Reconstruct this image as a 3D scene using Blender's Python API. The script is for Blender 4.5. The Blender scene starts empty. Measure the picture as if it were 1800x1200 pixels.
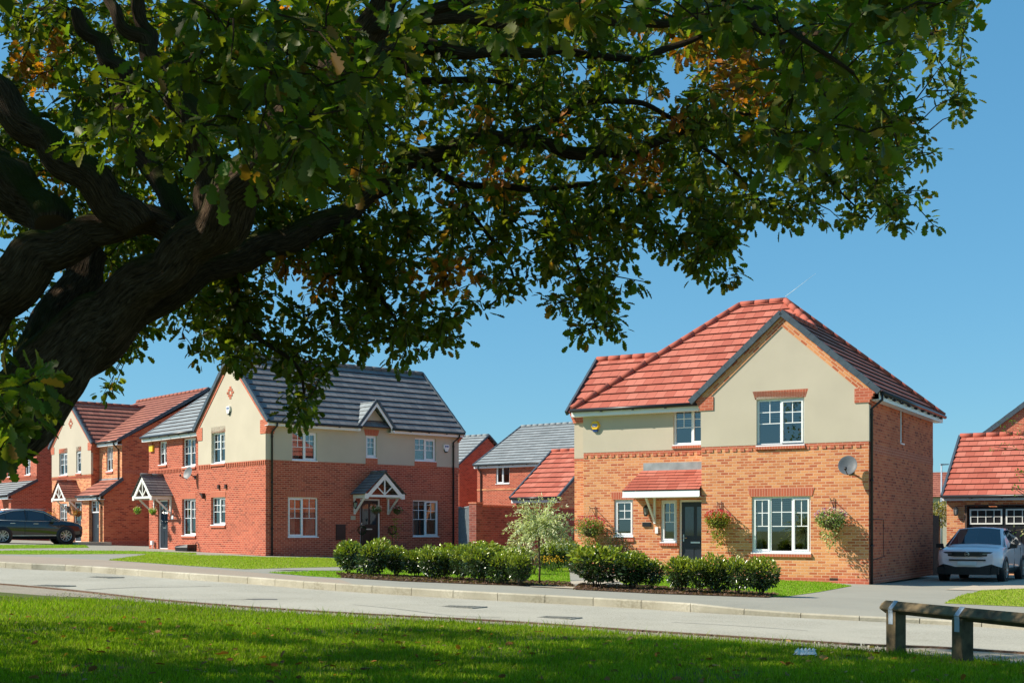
import bpy, bmesh, math, random
import numpy as np
from mathutils import Vector, Matrix
random.seed(7); rng = np.random.default_rng(11)
R = math.radians
SC = bpy.context.scene; COL = SC.collection

# ------------------------------------------------------------------ camera, sky, sun
EYE = 1.4; F = 2200.0; HZ = 932.0            # eye height, focal length and horizon row at 1800 px width
cd = bpy.data.cameras.new('camera'); cam = bpy.data.objects.new('camera', cd); COL.objects.link(cam)
cam.location = (0, 0, EYE); cam.rotation_euler = (R(90), 0, 0)
cd.sensor_width = 36; cd.lens = 36*F/1800; cd.shift_y = (HZ-600)/1800; cd.clip_end = 20000; cd.clip_start = 0.05
SC.camera = cam
SUN_AZ, SUN_EL = 87.0, 40.0                   # clockwise from behind the camera towards its left; elevation
to_sun = Vector((-math.sin(R(SUN_AZ))*math.cos(R(SUN_EL)), -math.cos(R(SUN_AZ))*math.cos(R(SUN_EL)), math.sin(R(SUN_EL))))
w = bpy.data.worlds.new('World'); SC.world = w; w.use_nodes = True
nt = w.node_tree; bg = nt.nodes['Background']; sky = nt.nodes.new('ShaderNodeTexSky')
sky.sky_type = 'NISHITA'; sky.sun_disc = False; sky.sun_elevation = R(SUN_EL)
sky.sun_rotation = math.atan2(to_sun.x, to_sun.y)
sky.air_density = 1.0; sky.dust_density = 0.1; sky.ozone_density = 3.0
hs = nt.nodes.new('ShaderNodeHueSaturation'); hs.inputs['Saturation'].default_value = 1.25; hs.inputs['Hue'].default_value = 0.495
gm = nt.nodes.new('ShaderNodeGamma'); gm.inputs[1].default_value = 0.45
nt.links.new(sky.outputs[0], hs.inputs['Color']); nt.links.new(hs.outputs[0], gm.inputs[0]); tn = nt.nodes.new('ShaderNodeVectorMath'); tn.operation = 'MULTIPLY'; tn.inputs[1].default_value = (.625, 1.165, 1.49); nt.links.new(gm.outputs[0], tn.inputs[0]); nt.links.new(tn.outputs[0], bg.inputs[0]); bg.inputs[1].default_value = 0.15
sl = bpy.data.lights.new('sun', 'SUN'); sl.energy = 4.8; sl.angle = R(0.53); sl.color = (1, 0.92, 0.79)
so = bpy.data.objects.new('sun', sl); COL.objects.link(so); so.rotation_euler = to_sun.to_track_quat('Z', 'Y').to_euler(); so.location = (0, 0, 30)
SC.view_settings.view_transform = 'Standard'; SC.view_settings.look = 'None'
SC.view_settings.exposure = 0.62; SC.view_settings.gamma = 1
SC.cycles.max_bounces = 6; SC.cycles.transparent_max_bounces = 12

# ------------------------------------------------------------------ terrain level
def zg(X, Y):                                  # pavement and garden level; the estate rises gently to the left
    return -.029*(max(-30, min(10.6, X))-9.26) - .0045*max(0, min(Y, 90)-32.5)
def G(px, py, dz=0.0):                         # ground point seen at that spot of the photograph
    r = (px-900)/F; k = (py-HZ)/F
    D = (EYE-.2685-dz)/(k-.029*r)
    if D > 32.5 or D < 0: D = (EYE-.2685-.0045*32.5-dz)/(k-.029*r-.0045) if (k-.029*r-.0045) > 0 else 90
    if r*D > 10.6: D = (EYE+.0389-.0045*32.5-dz)/(k-.0045) if D > 32.5 else (EYE+.0389-dz)/k
    return (r*D, D)
def A(px, py, D): return Vector(((px-900)/F*D, D, EYE-(py-HZ)/F*D))

# ------------------------------------------------------------------ materials
def mat(name):
    m = bpy.data.materials.new(name); m.use_nodes = True
    return m, m.node_tree, m.node_tree.nodes['Principled BSDF']
def N(nt, t, **kw):
    n = nt.nodes.new(t)
    for k, v in kw.items():
        if k in n.inputs: n.inputs[k].default_value = v
        else: setattr(n, k, v)
    return n
def ramp(nt, stops):
    n = nt.nodes.new('ShaderNodeValToRGB'); e = n.color_ramp.elements
    while len(e) > 1: e.remove(e[0])
    e[0].position = stops[0][0]; e[0].color = (*stops[0][1], 1)
    for p, c in stops[1:]:
        x = e.new(p); x.color = (*c, 1)
    return n
def plain(name, col, rough=.6, metal=0, var=.12, scale=6, bump=0, spec=.4, detail=4):
    m, nt, b = mat(name)
    b.inputs['Roughness'].default_value = rough; b.inputs['Metallic'].default_value = metal
    b.inputs['Specular IOR Level'].default_value = spec
    tc = N(nt, 'ShaderNodeTexCoord'); nz = N(nt, 'ShaderNodeTexNoise', Scale=scale, Detail=detail)
    nt.links.new(tc.outputs['Object'], nz.inputs['Vector'])
    r = ramp(nt, [(.3, tuple(c*(1-var) for c in col)), (.7, tuple(min(1, c*(1+var)) for c in col))])
    nt.links.new(nz.outputs[0], r.inputs[0]); nt.links.new(r.outputs[0], b.inputs['Base Color'])
    if bump:
        bp = N(nt, 'ShaderNodeBump', Strength=bump, Distance=.02); nt.links.new(nz.outputs[0], bp.inputs['Height']); nt.links.new(bp.outputs[0], b.inputs['Normal'])
    return m
def brick(name, stops, mortar, bw=.225, rh=.075, ms=.010, rough=.85, bump=.35, weather=.12, off=.5):
    m, nt, b = mat(name); b.inputs['Roughness'].default_value = rough; b.inputs['Specular IOR Level'].default_value = .25
    tc = N(nt, 'ShaderNodeTexCoord')
    bt = N(nt, 'ShaderNodeTexBrick', Scale=1.0); bt.offset = off
    bt.inputs['Color1'].default_value = (0, 0, 0, 1); bt.inputs['Color2'].default_value = (1, 1, 1, 1); bt.inputs['Mortar'].default_value = (0.5, .5, .5, 1)
    bt.inputs['Mortar Size'].default_value = ms; bt.inputs['Mortar Smooth'].default_value = .15
    bt.inputs['Brick Width'].default_value = bw; bt.inputs['Row Height'].default_value = rh
    nt.links.new(tc.outputs['UV'], bt.inputs['Vector'])
    r = ramp(nt, stops); nt.links.new(bt.outputs['Color'], r.inputs[0])
    nz = N(nt, 'ShaderNodeTexNoise', Scale=.9, Detail=5); nt.links.new(tc.outputs['UV'], nz.inputs['Vector'])
    nf = N(nt, 'ShaderNodeTexNoise', Scale=38, Detail=3); nt.links.new(tc.outputs['UV'], nf.inputs['Vector'])
    ad = N(nt, 'ShaderNodeMath', operation='ADD'); nt.links.new(nz.outputs[0], ad.inputs[0]); nt.links.new(nf.outputs[0], ad.inputs[1])
    mr = N(nt, 'ShaderNodeMapRange'); mr.inputs[1].default_value = .7; mr.inputs[2].default_value = 1.3; mr.inputs[3].default_value = 1-weather; mr.inputs[4].default_value = 1+weather
    nt.links.new(ad.outputs[0], mr.inputs[0])
    mx = N(nt, 'ShaderNodeMix', data_type='RGBA'); nt.links.new(bt.outputs['Fac'], mx.inputs[0]); nt.links.new(r.outputs[0], mx.inputs[6]); mx.inputs[7].default_value = (*mortar, 1)
    vm = N(nt, 'ShaderNodeVectorMath', operation='SCALE'); nt.links.new(mx.outputs[2], vm.inputs[0]); nt.links.new(mr.outputs[0], vm.inputs['Scale'])
    nt.links.new(vm.outputs[0], b.inputs['Base Color'])
    bp = N(nt, 'ShaderNodeBump', Strength=bump, Distance=.008); bp.invert = True; nt.links.new(bt.outputs['Fac'], bp.inputs['Height']); nt.links.new(bp.outputs[0], b.inputs['Normal'])
    return m
def ground(name, c1, c2, c3, s1=.5, s2=25, bump=.3, rough=.95, spots=None):
    m, nt, b = mat(name); b.inputs['Roughness'].default_value = rough; b.inputs['Specular IOR Level'].default_value = .2
    tc = N(nt, 'ShaderNodeTexCoord')
    n1 = N(nt, 'ShaderNodeTexNoise', Scale=s1, Detail=6, Roughness=.6); n2 = N(nt, 'ShaderNodeTexNoise', Scale=s2, Detail=4, Roughness=.7)
    for n in (n1, n2): nt.links.new(tc.outputs['Object'], n.inputs['Vector'])
    r1 = ramp(nt, [(.35, c1), (.65, c2)]); nt.links.new(n1.outputs[0], r1.inputs[0])
    mx = N(nt, 'ShaderNodeMix', data_type='RGBA'); r2 = ramp(nt, [(.42, (0, 0, 0)), (.62, (1, 1, 1))]); nt.links.new(n2.outputs[0], r2.inputs[0])
    nt.links.new(r2.outputs[0], mx.inputs[0]); nt.links.new(r1.outputs[0], mx.inputs[6]); mx.inputs[7].default_value = (*c3, 1)
    out = mx.outputs[2]
    nt.links.new(out, b.inputs['Base Color'])
    bp = N(nt, 'ShaderNodeBump', Strength=bump, Distance=.02); nt.links.new(n2.outputs[0], bp.inputs['Height']); nt.links.new(bp.outputs[0], b.inputs['Normal'])
    return m
def leafmat(name, rough=.45, trans=.35, spec=.4, tboost=1.6):
    m, nt, b = mat(name); b.inputs['Roughness'].default_value = rough; b.inputs['Specular IOR Level'].default_value = spec
    at = N(nt, 'ShaderNodeAttribute', attribute_name='tint'); nt.links.new(at.outputs['Color'], b.inputs['Base Color'])
    tr = N(nt, 'ShaderNodeBsdfTranslucent'); vm = N(nt, 'ShaderNodeVectorMath', operation='MULTIPLY'); vm.inputs[1].default_value = (tboost, tboost*1.15, tboost*.5)
    nt.links.new(at.outputs['Color'], vm.inputs[0]); nt.links.new(vm.outputs[0], tr.inputs['Color'])
    ms = N(nt, 'ShaderNodeMixShader'); ms.inputs[0].default_value = trans
    nt.links.new(b.outputs[0], ms.inputs[1]); nt.links.new(tr.outputs[0], ms.inputs[2]); nt.links.new(ms.outputs[0], nt.nodes['Material Output'].inputs[0])
    return m
M = {}
M['brick_red'] = brick('red_brick', [(0, (.24, .042, .024)), (.35, (.40, .074, .040)), (.7, (.47, .100, .052)), (1, (.32, .055, .032))], (.55, .26, .17))
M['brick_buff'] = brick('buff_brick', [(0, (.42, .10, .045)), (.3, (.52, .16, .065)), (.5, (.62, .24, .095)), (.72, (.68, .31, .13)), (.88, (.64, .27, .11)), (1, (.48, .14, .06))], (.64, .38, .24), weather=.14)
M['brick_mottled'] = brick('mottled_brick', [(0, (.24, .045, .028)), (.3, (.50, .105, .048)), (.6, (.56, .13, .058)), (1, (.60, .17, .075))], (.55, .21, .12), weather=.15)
M['brick_plain'] = brick('smooth_red_brick', [(0, (.42, .10, .055)), (1, (.52, .135, .07))], (.56, .24, .16))
M['soldier'] = brick('soldier_brick', [(0, (.42, .10, .055)), (1, (.52, .135, .07))], (.56, .24, .16), bw=.075, rh=.225, off=0.0)
M['garden_brick'] = brick('garden_wall_brick', [(0, (.17, .042, .032)), (.5, (.27, .07, .05)), (1, (.32, .09, .065))], (.28, .14, .115), weather=.3)
M['render'] = plain('cream_render', (.505, .445, .345), .9, var=.06, scale=.8, bump=.12, detail=8)
def tiles(n, stops, joint): return brick(n, stops, joint, bw=.30, rh=.36, ms=.006, rough=.8, bump=.4, weather=.16)
M['tile_red'] = tiles('red_roof_tile', [(0, (.37, .092, .06)), (.5, (.44, .125, .083)), (1, (.50, .165, .115))], (.22, .055, .036))
M['tile_grey'] = tiles('grey_roof_tile', [(0, (.155, .15, .15)), (1, (.21, .20, .195))], (.07, .07, .075))
M['tile_slate'] = tiles('pale_grey_roof_tile', [(0, (.22, .25, .26)), (1, (.28, .31, .32))], (.10, .11, .12))
M['tile_brown'] = tiles('brown_roof_tile', [(0, (.30, .10, .07)), (1, (.40, .15, .10))], (.12, .04, .03))
M['tile_side_shade'] = plain('tile_edge_shade', (.06, .03, .028), .9)  # edges far darker than the tiles: shadow lines of the courses put into colour
M['white'] = plain('white_upvc', (.82, .83, .84), .35, var=.02)
M['offwhite'] = plain('white_painted_timber', (.78, .77, .72), .5, var=.04)
M['black'] = plain('black_plastic', (.018, .018, .02), .35)
M['verge'] = plain('dark_verge_cap', (.055, .075, .095), .45, var=.2)
M['lead'] = plain('lead_flashing', (.28, .31, .32), .5, var=.2, scale=4)
M['door_dark'] = plain('dark_navy_door', (.02, .028, .04), .35)
M['door_brown'] = plain('dark_brown_door', (.045, .018, .012), .4)
M['metal'] = plain('brushed_metal', (.65, .63, .6), .35, metal=1)
M['galv'] = plain('galvanised_steel', (.36, .42, .48), .65, metal=.2)
M['meter'] = plain('brown_meter_box', (.045, .02, .015), .5)
M['dish'] = plain('dish_grey', (.10, .11, .12), .5)
M['yellow'] = plain('yellow_alarm', (.85, .50, .02), .4, var=.04)
M['blue'] = plain('blue_plastic', (.02, .07, .25), .4)
M['whitebox'] = plain('white_box', (.8, .8, .78), .4, var=.03)
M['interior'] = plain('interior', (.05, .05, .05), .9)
M['curtain'] = plain('pale_curtain', (.75, .75, .72), .9, var=.1, scale=20)
M['blind'] = plain('grey_blind', (.62, .66, .66), .8)
M['road'] = ground('pale_asphalt_road', (.28, .26, .20), (.40, .375, .30), (.49, .465, .385), .5, 45, .5)
M['asphalt'] = ground('grey_asphalt', (.255, .245, .20), (.31, .295, .24), (.34, .325, .27), .5, 60, .25)
M['asphalt_brown'] = ground('worn_brown_pavement', (.30, .235, .175), (.36, .285, .215), (.38, .32, .25), .5, 55, .25)
M['kerb'] = ground('concrete_kerb', (.30, .265, .19), (.56, .51, .40), (.44, .40, .30), 1.2, 22, .3)
M['gravel'] = ground('loose_gravel', (.22, .18, .13), (.32, .27, .20), (.42, .38, .30), 1.0, 70, .8)
M['tar'] = ground('tar_seam', (.10, .10, .095), (.15, .15, .14), (.18, .17, .15), 2, 30, .2)
M['soil'] = ground('dark_soil', (.10, .055, .035), (.17, .10, .065), (.22, .15, .10), 2, 30, 1.0)
M['lawn'] = ground('mown_lawn', (.17, .30, .012), (.23, .36, .018), (.27, .34, .04), .5, 30, .9)
M['lawn_dry'] = ground('drier_lawn', (.22, .32, .018), (.30, .37, .035), (.36, .35, .08), .7, 22, .9)
M['grass_base'] = ground('grass_soil', (.06, .10, .01), (.10, .15, .015), (.11, .09, .04), .6, 25, .9)
M['far'] = ground('far_ground', (.10, .16, .03), (.14, .2, .04), (.16, .16, .06), .05, 2, .3)
M['path'] = ground('pale_paving', (.45, .37, .27), (.52, .45, .34), (.42, .36, .28), 1.5, 30, .2)
M['leaf'] = leafmat('oak_leaf', .5, .42, .25, 2.0)
M['shrub'] = leafmat('laurel_leaf', .25, .15, .7, 1.5)
M['softleaf'] = leafmat('soft_leaf', .6, .3, .25, 1.3)
M['grass'] = leafmat('grass_blade', .6, .4, .12, 1.3)
M['stem'] = plain('woody_stem', (.10, .065, .04), .9, var=.3, scale=20)
M['timber'] = plain('weathered_timber', (.125, .090, .045), .85, var=.55, scale=7, bump=.6, detail=8)
M['fence'] = plain('grey_timber', (.20, .23, .25), .85, var=.25, scale=8, bump=.3)
M['fence_dark'] = plain('brown_timber', (.09, .06, .05), .85, var=.25, scale=8, bump=.3)
M['iron'] = plain('iron_cover', (.26, .245, .20), .6, metal=.3, var=.4, scale=30)
M['tyre'] = plain('tyre', (.015, .015, .015), .8)
M['alloy'] = plain('alloy_wheel', (.5, .48, .45), .3, metal=.8)
def carpaint(name, col, rough=.18):
    m, nt, b = mat(name); b.inputs['Base Color'].default_value = (*col, 1); b.inputs['Roughness'].default_value = rough
    b.inputs['Coat Weight'].default_value = 1; b.inputs['Coat Roughness'].default_value = .04; return m
M['car_white'] = carpaint('white_car_paint', (.95, .78, .78), .3); M['car_black'] = carpaint('black_car_paint', (.006, .006, .009), .12)
M['car_glass'] = carpaint('car_glass', (.02, .03, .045), .04)
M['lamp_glass'] = carpaint('lamp_glass', (.25, .25, .24), .1)
# window glass: a mirror-thin pane that lets the dark room behind show
m, nt, b = mat('window_glass'); nt.nodes.remove(b)
gl = N(nt, 'ShaderNodeBsdfGlossy'); gl.inputs['Roughness'].default_value = .015; gl.inputs['Color'].default_value = (.95, .98, 1, 1)
tp = N(nt, 'ShaderNodeBsdfTransparent'); tp.inputs['Color'].default_value = (.55, .60, .60, 1)
fr = N(nt, 'ShaderNodeFresnel'); fr.inputs['IOR'].default_value = 2.4
ms = N(nt, 'ShaderNodeMixShader'); nt.links.new(fr.outputs[0], ms.inputs[0]); nt.links.new(tp.outputs[0], ms.inputs[1]); nt.links.new(gl.outputs[0], ms.inputs[2])
nt.links.new(ms.outputs[0], nt.nodes['Material Output'].inputs[0]); M['glass'] = m
# grey roof with orange lichen near its ridge
def lichen(m, lo, hi):
    nt = m.node_tree; b = nt.nodes['Principled BSDF']; src = b.inputs['Base Color'].links[0].from_socket
    tc = N(nt, 'ShaderNodeTexCoord'); sp = N(nt, 'ShaderNodeSeparateXYZ'); nt.links.new(tc.outputs['Object'], sp.inputs[0])
    mr = N(nt, 'ShaderNodeMapRange'); mr.inputs[1].default_value = lo; mr.inputs[2].default_value = hi; nt.links.new(sp.outputs['Z'], mr.inputs[0])
    nz = N(nt, 'ShaderNodeTexNoise', Scale=1.6, Detail=8, Roughness=.75); nt.links.new(tc.outputs['Object'], nz.inputs['Vector'])
    mu = N(nt, 'ShaderNodeMath', operation='MULTIPLY'); nt.links.new(mr.outputs[0], mu.inputs[0]); nt.links.new(nz.outputs[0], mu.inputs[1])
    r = ramp(nt, [(.42, (0, 0, 0)), (.56, (1, 1, 1))]); nt.links.new(mu.outputs[0], r.inputs[0])
    mx = N(nt, 'ShaderNodeMix', data_type='RGBA'); nt.links.new(r.outputs[0], mx.inputs[0]); nt.links.new(src, mx.inputs[6]); mx.inputs[7].default_value = (.42, .22, .04, 1)
    nt.links.new(mx.outputs[2], b.inputs['Base Color'])
M['tile_lichen'] = tiles('grey_roof_tile_with_lichen', [(0, (.15, .145, .15)), (1, (.22, .21, .205))], (.065, .065, .07)); lichen(M['tile_lichen'], 6.4, 7.9)
# bark
m, nt, b = mat('oak_bark'); b.inputs['Roughness'].default_value = .95; b.inputs['Specular IOR Level'].default_value = .15
tc = N(nt, 'ShaderNodeTexCoord'); mp = N(nt, 'ShaderNodeMapping'); mp.inputs['Scale'].default_value = (46, 7, 1)
nt.links.new(tc.outputs['UV'], mp.inputs[0]); n1 = N(nt, 'ShaderNodeTexNoise', Scale=1.3, Detail=9, Roughness=.75, Distortion=.5); nt.links.new(mp.outputs[0], n1.inputs['Vector'])
vo = N(nt, 'ShaderNodeTexVoronoi', Scale=1.1); vo.feature = 'DISTANCE_TO_EDGE'; nt.links.new(mp.outputs[0], vo.inputs['Vector'])
n2 = N(nt, 'ShaderNodeTexNoise', Scale=1.5, Detail=5); nt.links.new(tc.outputs['Object'], n2.inputs['Vector'])
r1 = ramp(nt, [(.36, (.03, .017, .009)), (.5, (.13, .08, .045)), (.66, (.27, .19, .12))]); nt.links.new(n1.outputs[0], r1.inputs[0])
geo = N(nt, 'ShaderNodeNewGeometry'); sp = N(nt, 'ShaderNodeSeparateXYZ'); nt.links.new(geo.outputs['Normal'], sp.inputs[0])
ad = N(nt, 'ShaderNodeMath', operation='MULTIPLY_ADD'); ad.inputs[1].default_value = .35; nt.links.new(sp.outputs['Z'], ad.inputs[0]); nt.links.new(n2.outputs[0], ad.inputs[2])
rm = ramp(nt, [(.56, (0, 0, 0)), (.74, (1, 1, 1))]); nt.links.new(ad.outputs[0], rm.inputs[0])
mx = N(nt, 'ShaderNodeMix', data_type='RGBA'); nt.links.new(rm.outputs[0], mx.inputs[0]); nt.links.new(r1.outputs[0], mx.inputs[6]); mx.inputs[7].default_value = (.07, .085, .012, 1)
nt.links.new(mx.outputs[2], b.inputs['Base Color'])
mu = N(nt, 'ShaderNodeMath', operation='ADD'); nt.links.new(n1.outputs[0], mu.inputs[0]); nt.links.new(vo.outputs['Distance'], mu.inputs[1])
bp = N(nt, 'ShaderNodeBump', Strength=1.0, Distance=.12); nt.links.new(mu.outputs[0], bp.inputs['Height']); nt.links.new(bp.outputs[0], b.inputs['Normal']); M['bark'] = m

# ------------------------------------------------------------------ mesh helpers
class MB:
    def __init__(s): s.v = []; s.f = []; s.m = []; s.uv = []; s.sm = []
    def poly(s, pts, m=0, uv=None, sm=False):
        b = len(s.v); pts = [Vector(p) for p in pts]; s.v += pts; s.f.append(list(range(b, b+len(pts)))); s.m.append(m); s.sm.append(sm)
        if uv is None:
            n = Vector((0, 0, 0))
            for i in range(len(pts)):
                a, c = pts[i], pts[(i+1) % len(pts)]; n += Vector(((a.y-c.y)*(a.z+c.z), (a.z-c.z)*(a.x+c.x), (a.x-c.x)*(a.y+c.y)))
            ax, ay, az = abs(n.x), abs(n.y), abs(n.z)
            if az > ax and az > ay: uv = [(p.x, p.y) for p in pts]
            elif ax > ay: uv = [(p.y, p.z) for p in pts]
            else: uv = [(p.x, p.z) for p in pts]
        s.uv += uv
        return s
    def box(s, x0, x1, y0, y1, z0, z1, m=0):
        if x0 > x1: x0, x1 = x1, x0
        if y0 > y1: y0, y1 = y1, y0
        if z0 > z1: z0, z1 = z1, z0
        a = [(x0, y0, z0), (x1, y0, z0), (x1, y1, z0), (x0, y1, z0), (x0, y0, z1), (x1, y0, z1), (x1, y1, z1), (x0, y1, z1)]
        for q in ((3, 2, 1, 0), (4, 5, 6, 7), (0, 1, 5, 4), (1, 2, 6, 5), (2, 3, 7, 6), (3, 0, 4, 7)): s.poly([a[i] for i in q], m)
        return s
    def prism(s, pts, off, m=0):               # polygon pushed along off
        off = Vector(off); p = [Vector(q) for q in pts]; q = [a+off for a in p]
        s.poly(p, m); s.poly(q[::-1], m)
        for i in range(len(p)):
            j = (i+1) % len(p); s.poly([p[j], p[i], q[i], q[j]], m)
        return s
    def bar(s, a, b, w, h, up=(0, 0, 1), m=0):  # rectangular bar from a to b
        a, b, up = Vector(a), Vector(b), Vector(up); d = (b-a).normalized(); sd = d.cross(up).normalized(); u = sd.cross(d)
        c = [a+sd*x*w/2+u*y*h/2 for x, y in ((-1, -1), (1, -1), (1, 1), (-1, 1))]
        return s.prism(c, b-a, m)
    def tube(s, path, rad, n=8, m=0, sm=True, cap=True, jit=0, twist=0):
        path = [Vector(p) for p in path]; k = len(path)
        if not hasattr(rad, '__len__'): rad = [rad]*k
        rings = []; prev = None; L = 0; vs = []
        for i in range(k):
            d = (path[min(i+1, k-1)]-path[max(i-1, 0)]).normalized()
            if prev is None:
                u = d.cross(Vector((0, 0, 1)));
                if u.length < .1: u = d.cross(Vector((1, 0, 0)))
                u.normalize()
            else:
                u = prev-d*prev.dot(d)
                u = u.normalized() if u.length > 1e-4 else prev
            prev = u; v = d.cross(u)
            if i: L += (path[i]-path[i-1]).length
            vs.append(L); rr = []
            for j in range(n):
                t = 2*math.pi*j/n; r = rad[i]*(1+(jit*(math.sin(3*t+i*.10)+.7*math.sin(5*t-i*.13)+.5*math.sin(9*t+i*.2)) if jit else 0))
                rr.append(path[i]+(u*math.cos(t)+v*math.sin(t))*r)
            rings.append(rr)
        b = len(s.v)
        for r_ in rings: s.v += r_
        for i in range(k-1):
            for j in range(n):
                j2 = (j+1) % n; s.f.append([b+i*n+j, b+i*n+j2, b+(i+1)*n+j2, b+(i+1)*n+j]); s.m.append(m); s.sm.append(sm)
                s.uv += [(j/n, vs[i]), ((j+1)/n, vs[i]), ((j+1)/n, vs[i+1]), (j/n, vs[i+1])]
        if cap:
            s.f.append([b+j for j in range(n)][::-1]); s.m.append(m); s.sm.append(False); s.uv += [(0, 0)]*n
            s.f.append([b+(k-1)*n+j for j in range(n)]); s.m.append(m); s.sm.append(False); s.uv += [(0, 0)]*n
        return s
    def lathe(s, c, prof, n=16, axis='z', m=0, sm=True):   # prof: (r, h)
        c = Vector(c); b = len(s.v)
        for r, h in prof:
            for j in range(n):
                t = 2*math.pi*j/n; x, y = r*math.cos(t), r*math.sin(t)
                s.v.append(c+Vector({'z': (x, y, h), 'y': (x, h, y), 'x': (h, x, y)}[axis]))
        for i in range(len(prof)-1):
            for j in range(n):
                j2 = (j+1) % n; s.f.append([b+i*n+j, b+i*n+j2, b+(i+1)*n+j2, b+(i+1)*n+j]); s.m.append(m); s.sm.append(sm); s.uv += [(0, 0)]*4
        return s
    def build_parts(s, name, mats, parent=None, gap=.30):      # one object per separate group of pieces
        par = list(range(len(s.f))); bb = []
        for f in s.f:
            q = [s.v[i] for i in f]; bb.append([min(p[k] for p in q)-gap/2 for k in range(3)]+[max(p[k] for p in q)+gap/2 for k in range(3)])
        def find(i):
            while par[i] != i: par[i] = par[par[i]]; i = par[i]
            return i
        for i in range(len(s.f)):
            for j in range(i):
                if find(i) != find(j) and all(bb[i][k] <= bb[j][k+3] and bb[j][k] <= bb[i][k+3] for k in range(3)): par[find(i)] = find(j)
        out = {}; uo = [0]
        for f in s.f: uo.append(uo[-1]+len(f))
        for i, f in enumerate(s.f):
            g = out.setdefault(find(i), MB()); g.poly([s.v[k] for k in f], s.m[i], uv=s.uv[uo[i]:uo[i+1]], sm=s.sm[i])
        for g in out.values(): g.build(name, mats, parent)
    def build(s, name, mats, parent=None, loc=None, rotz=None):
        me = bpy.data.meshes.new(name); me.from_pydata([tuple(v) for v in s.v], [], s.f)
        for mm in (mats if isinstance(mats, (list, tuple)) else [mats]): me.materials.append(M[mm] if isinstance(mm, str) else mm)
        me.polygons.foreach_set('material_index', s.m); me.polygons.foreach_set('use_smooth', s.sm)
        ul = me.uv_layers.new(name='UVMap'); ul.data.foreach_set('uv', [c for p in s.uv for c in p]); me.update()
        o = bpy.data.objects.new(name, me); COL.objects.link(o)
        if parent is not None: o.parent = parent
        if loc is not None: o.location = loc
        if rotz is not None: o.rotation_euler = (0, 0, rotz)
        return o
def tag(o, label, cat, group=None, kind=None):
    if label: o['label'] = label
    if cat: o['category'] = cat
    if group: o['group'] = group
    if kind: o['kind'] = kind
    return o
def empty(name, loc, rz=0, label=None, cat=None, group=None):
    o = bpy.data.objects.new(name, None); COL.objects.link(o); o.location = loc; o.rotation_euler = (0, 0, rz)
    o.empty_display_size = .2; return tag(o, label, cat, group)
def struct(o): o['kind'] = 'structure'; return o
def copy_tree(o, parent=None):
    c = o.copy(); COL.objects.link(c); c.parent = parent
    for ch in [x for x in bpy.data.objects if x.parent == o]: copy_tree(ch, c)
    return c

# ------------------------------------------------------------------ ground sheets
def sheet(name, pts, m, dz, kind='structure', grid=None):
    bm = bmesh.new(); vs = [bm.verts.new((x, y, 0)) for x, y in pts]; bm.faces.new(vs)
    if bm.faces[:][0].normal.z < 0 if bm.faces[:] and (bm.normal_update() or True) else False: bmesh.ops.reverse_faces(bm, faces=bm.faces[:])
    for co, no in (((-30, 0, 0), (1, 0, 0)), ((10.6, 0, 0), (1, 0, 0)), ((0, 32.5, 0), (0, 1, 0)), ((0, 90, 0), (0, 1, 0))):
        bmesh.ops.bisect_plane(bm, geom=bm.verts[:]+bm.edges[:]+bm.faces[:], plane_co=co, plane_no=no)
    bmesh.ops.triangulate(bm, faces=bm.faces[:])
    for v in bm.verts: v.co.z = zg(v.co.x, v.co.y)+dz
    me = bpy.data.meshes.new(name); bm.to_mesh(me); bm.free(); me.materials.append(M[m])
    o = bpy.data.objects.new(name, me); COL.objects.link(o)
    if kind: o['kind'] = kind
    return o
def PX(l, dz=0): return [G(x, y, dz) for x, y in l]
RD = -.14
kf = [(-19.0, 35.5)] + PX([(0, 997), (140, 1004), (300, 1016), (430, 1025), (580, 1037), (802, 1051), (950, 1059), (1076, 1066), (1250, 1077), (1500, 1090), (1800, 1106)], RD) + [(13.5, 14.2), (24, 11.5)]
kn = [(-18.0, 27.5)] + PX([(0, 1027), (300, 1057), (580, 1077), (870, 1092), (1100, 1108), (1300, 1121), (1540, 1136), (1800, 1149)], RD) + [(12.0, 10.2), (24, 7.6)]
def smooth_line(p, k=6):
    out = []
    for i in range(len(p)-1):
        p0, p1, p2, p3 = p[max(i-1, 0)], p[i], p[i+1], p[min(i+2, len(p)-1)]
        for j in range(k):
            t = j/k; out.append(tuple(.5*((2*p1[a])+(-p0[a]+p2[a])*t+(2*p0[a]-5*p1[a]+4*p2[a]-p3[a])*t*t+(-p0[a]+3*p1[a]-3*p2[a]+p3[a])*t**3) for a in (0, 1)))
    return out+[p[-1]]
kfs = smooth_line(kf); kns = smooth_line(kn)
sheet('terrain', [(-3000, -400), (3000, -400), (3000, 6000), (-3000, 6000)], 'far', -.16)
sheet('road', kns+kfs[::-1], 'road', RD)
def offline(p, d):
    o = []
    for i in range(len(p)):
        a = Vector(p[max(i-1, 0)]); c = Vector(p[min(i+1, len(p)-1)]); t = (c-a).normalized(); n = Vector((-t.y, t.x)); q = Vector(p[i])+n*d; o.append((q.x, q.y))
    return o
kb = offline(kfs, .125)
def kdrop(x):                                  # the kerb is lowered across the drive on the right
    return -.068*min(1, max(0, (x-3.2)/.9))
sheet('garden_ground', [p for p in offline(kfs, .9)]+[(24, 90), (-60, 90), (-60, 36)], 'asphalt', 0)
mb = MB(); pb = offline(kfs, .9)
for i in range(len(kb)-1):
    q = [kb[i], kb[i+1], pb[i+1], pb[i]]; mb.poly([(x, y, zg(x, y)+(kdrop(x) if k < 2 else 0)-(.001 if k < 2 else 0)) for k, (x, y) in enumerate(q)])
struct(mb.build('pavement_edge', 'asphalt'))
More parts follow.
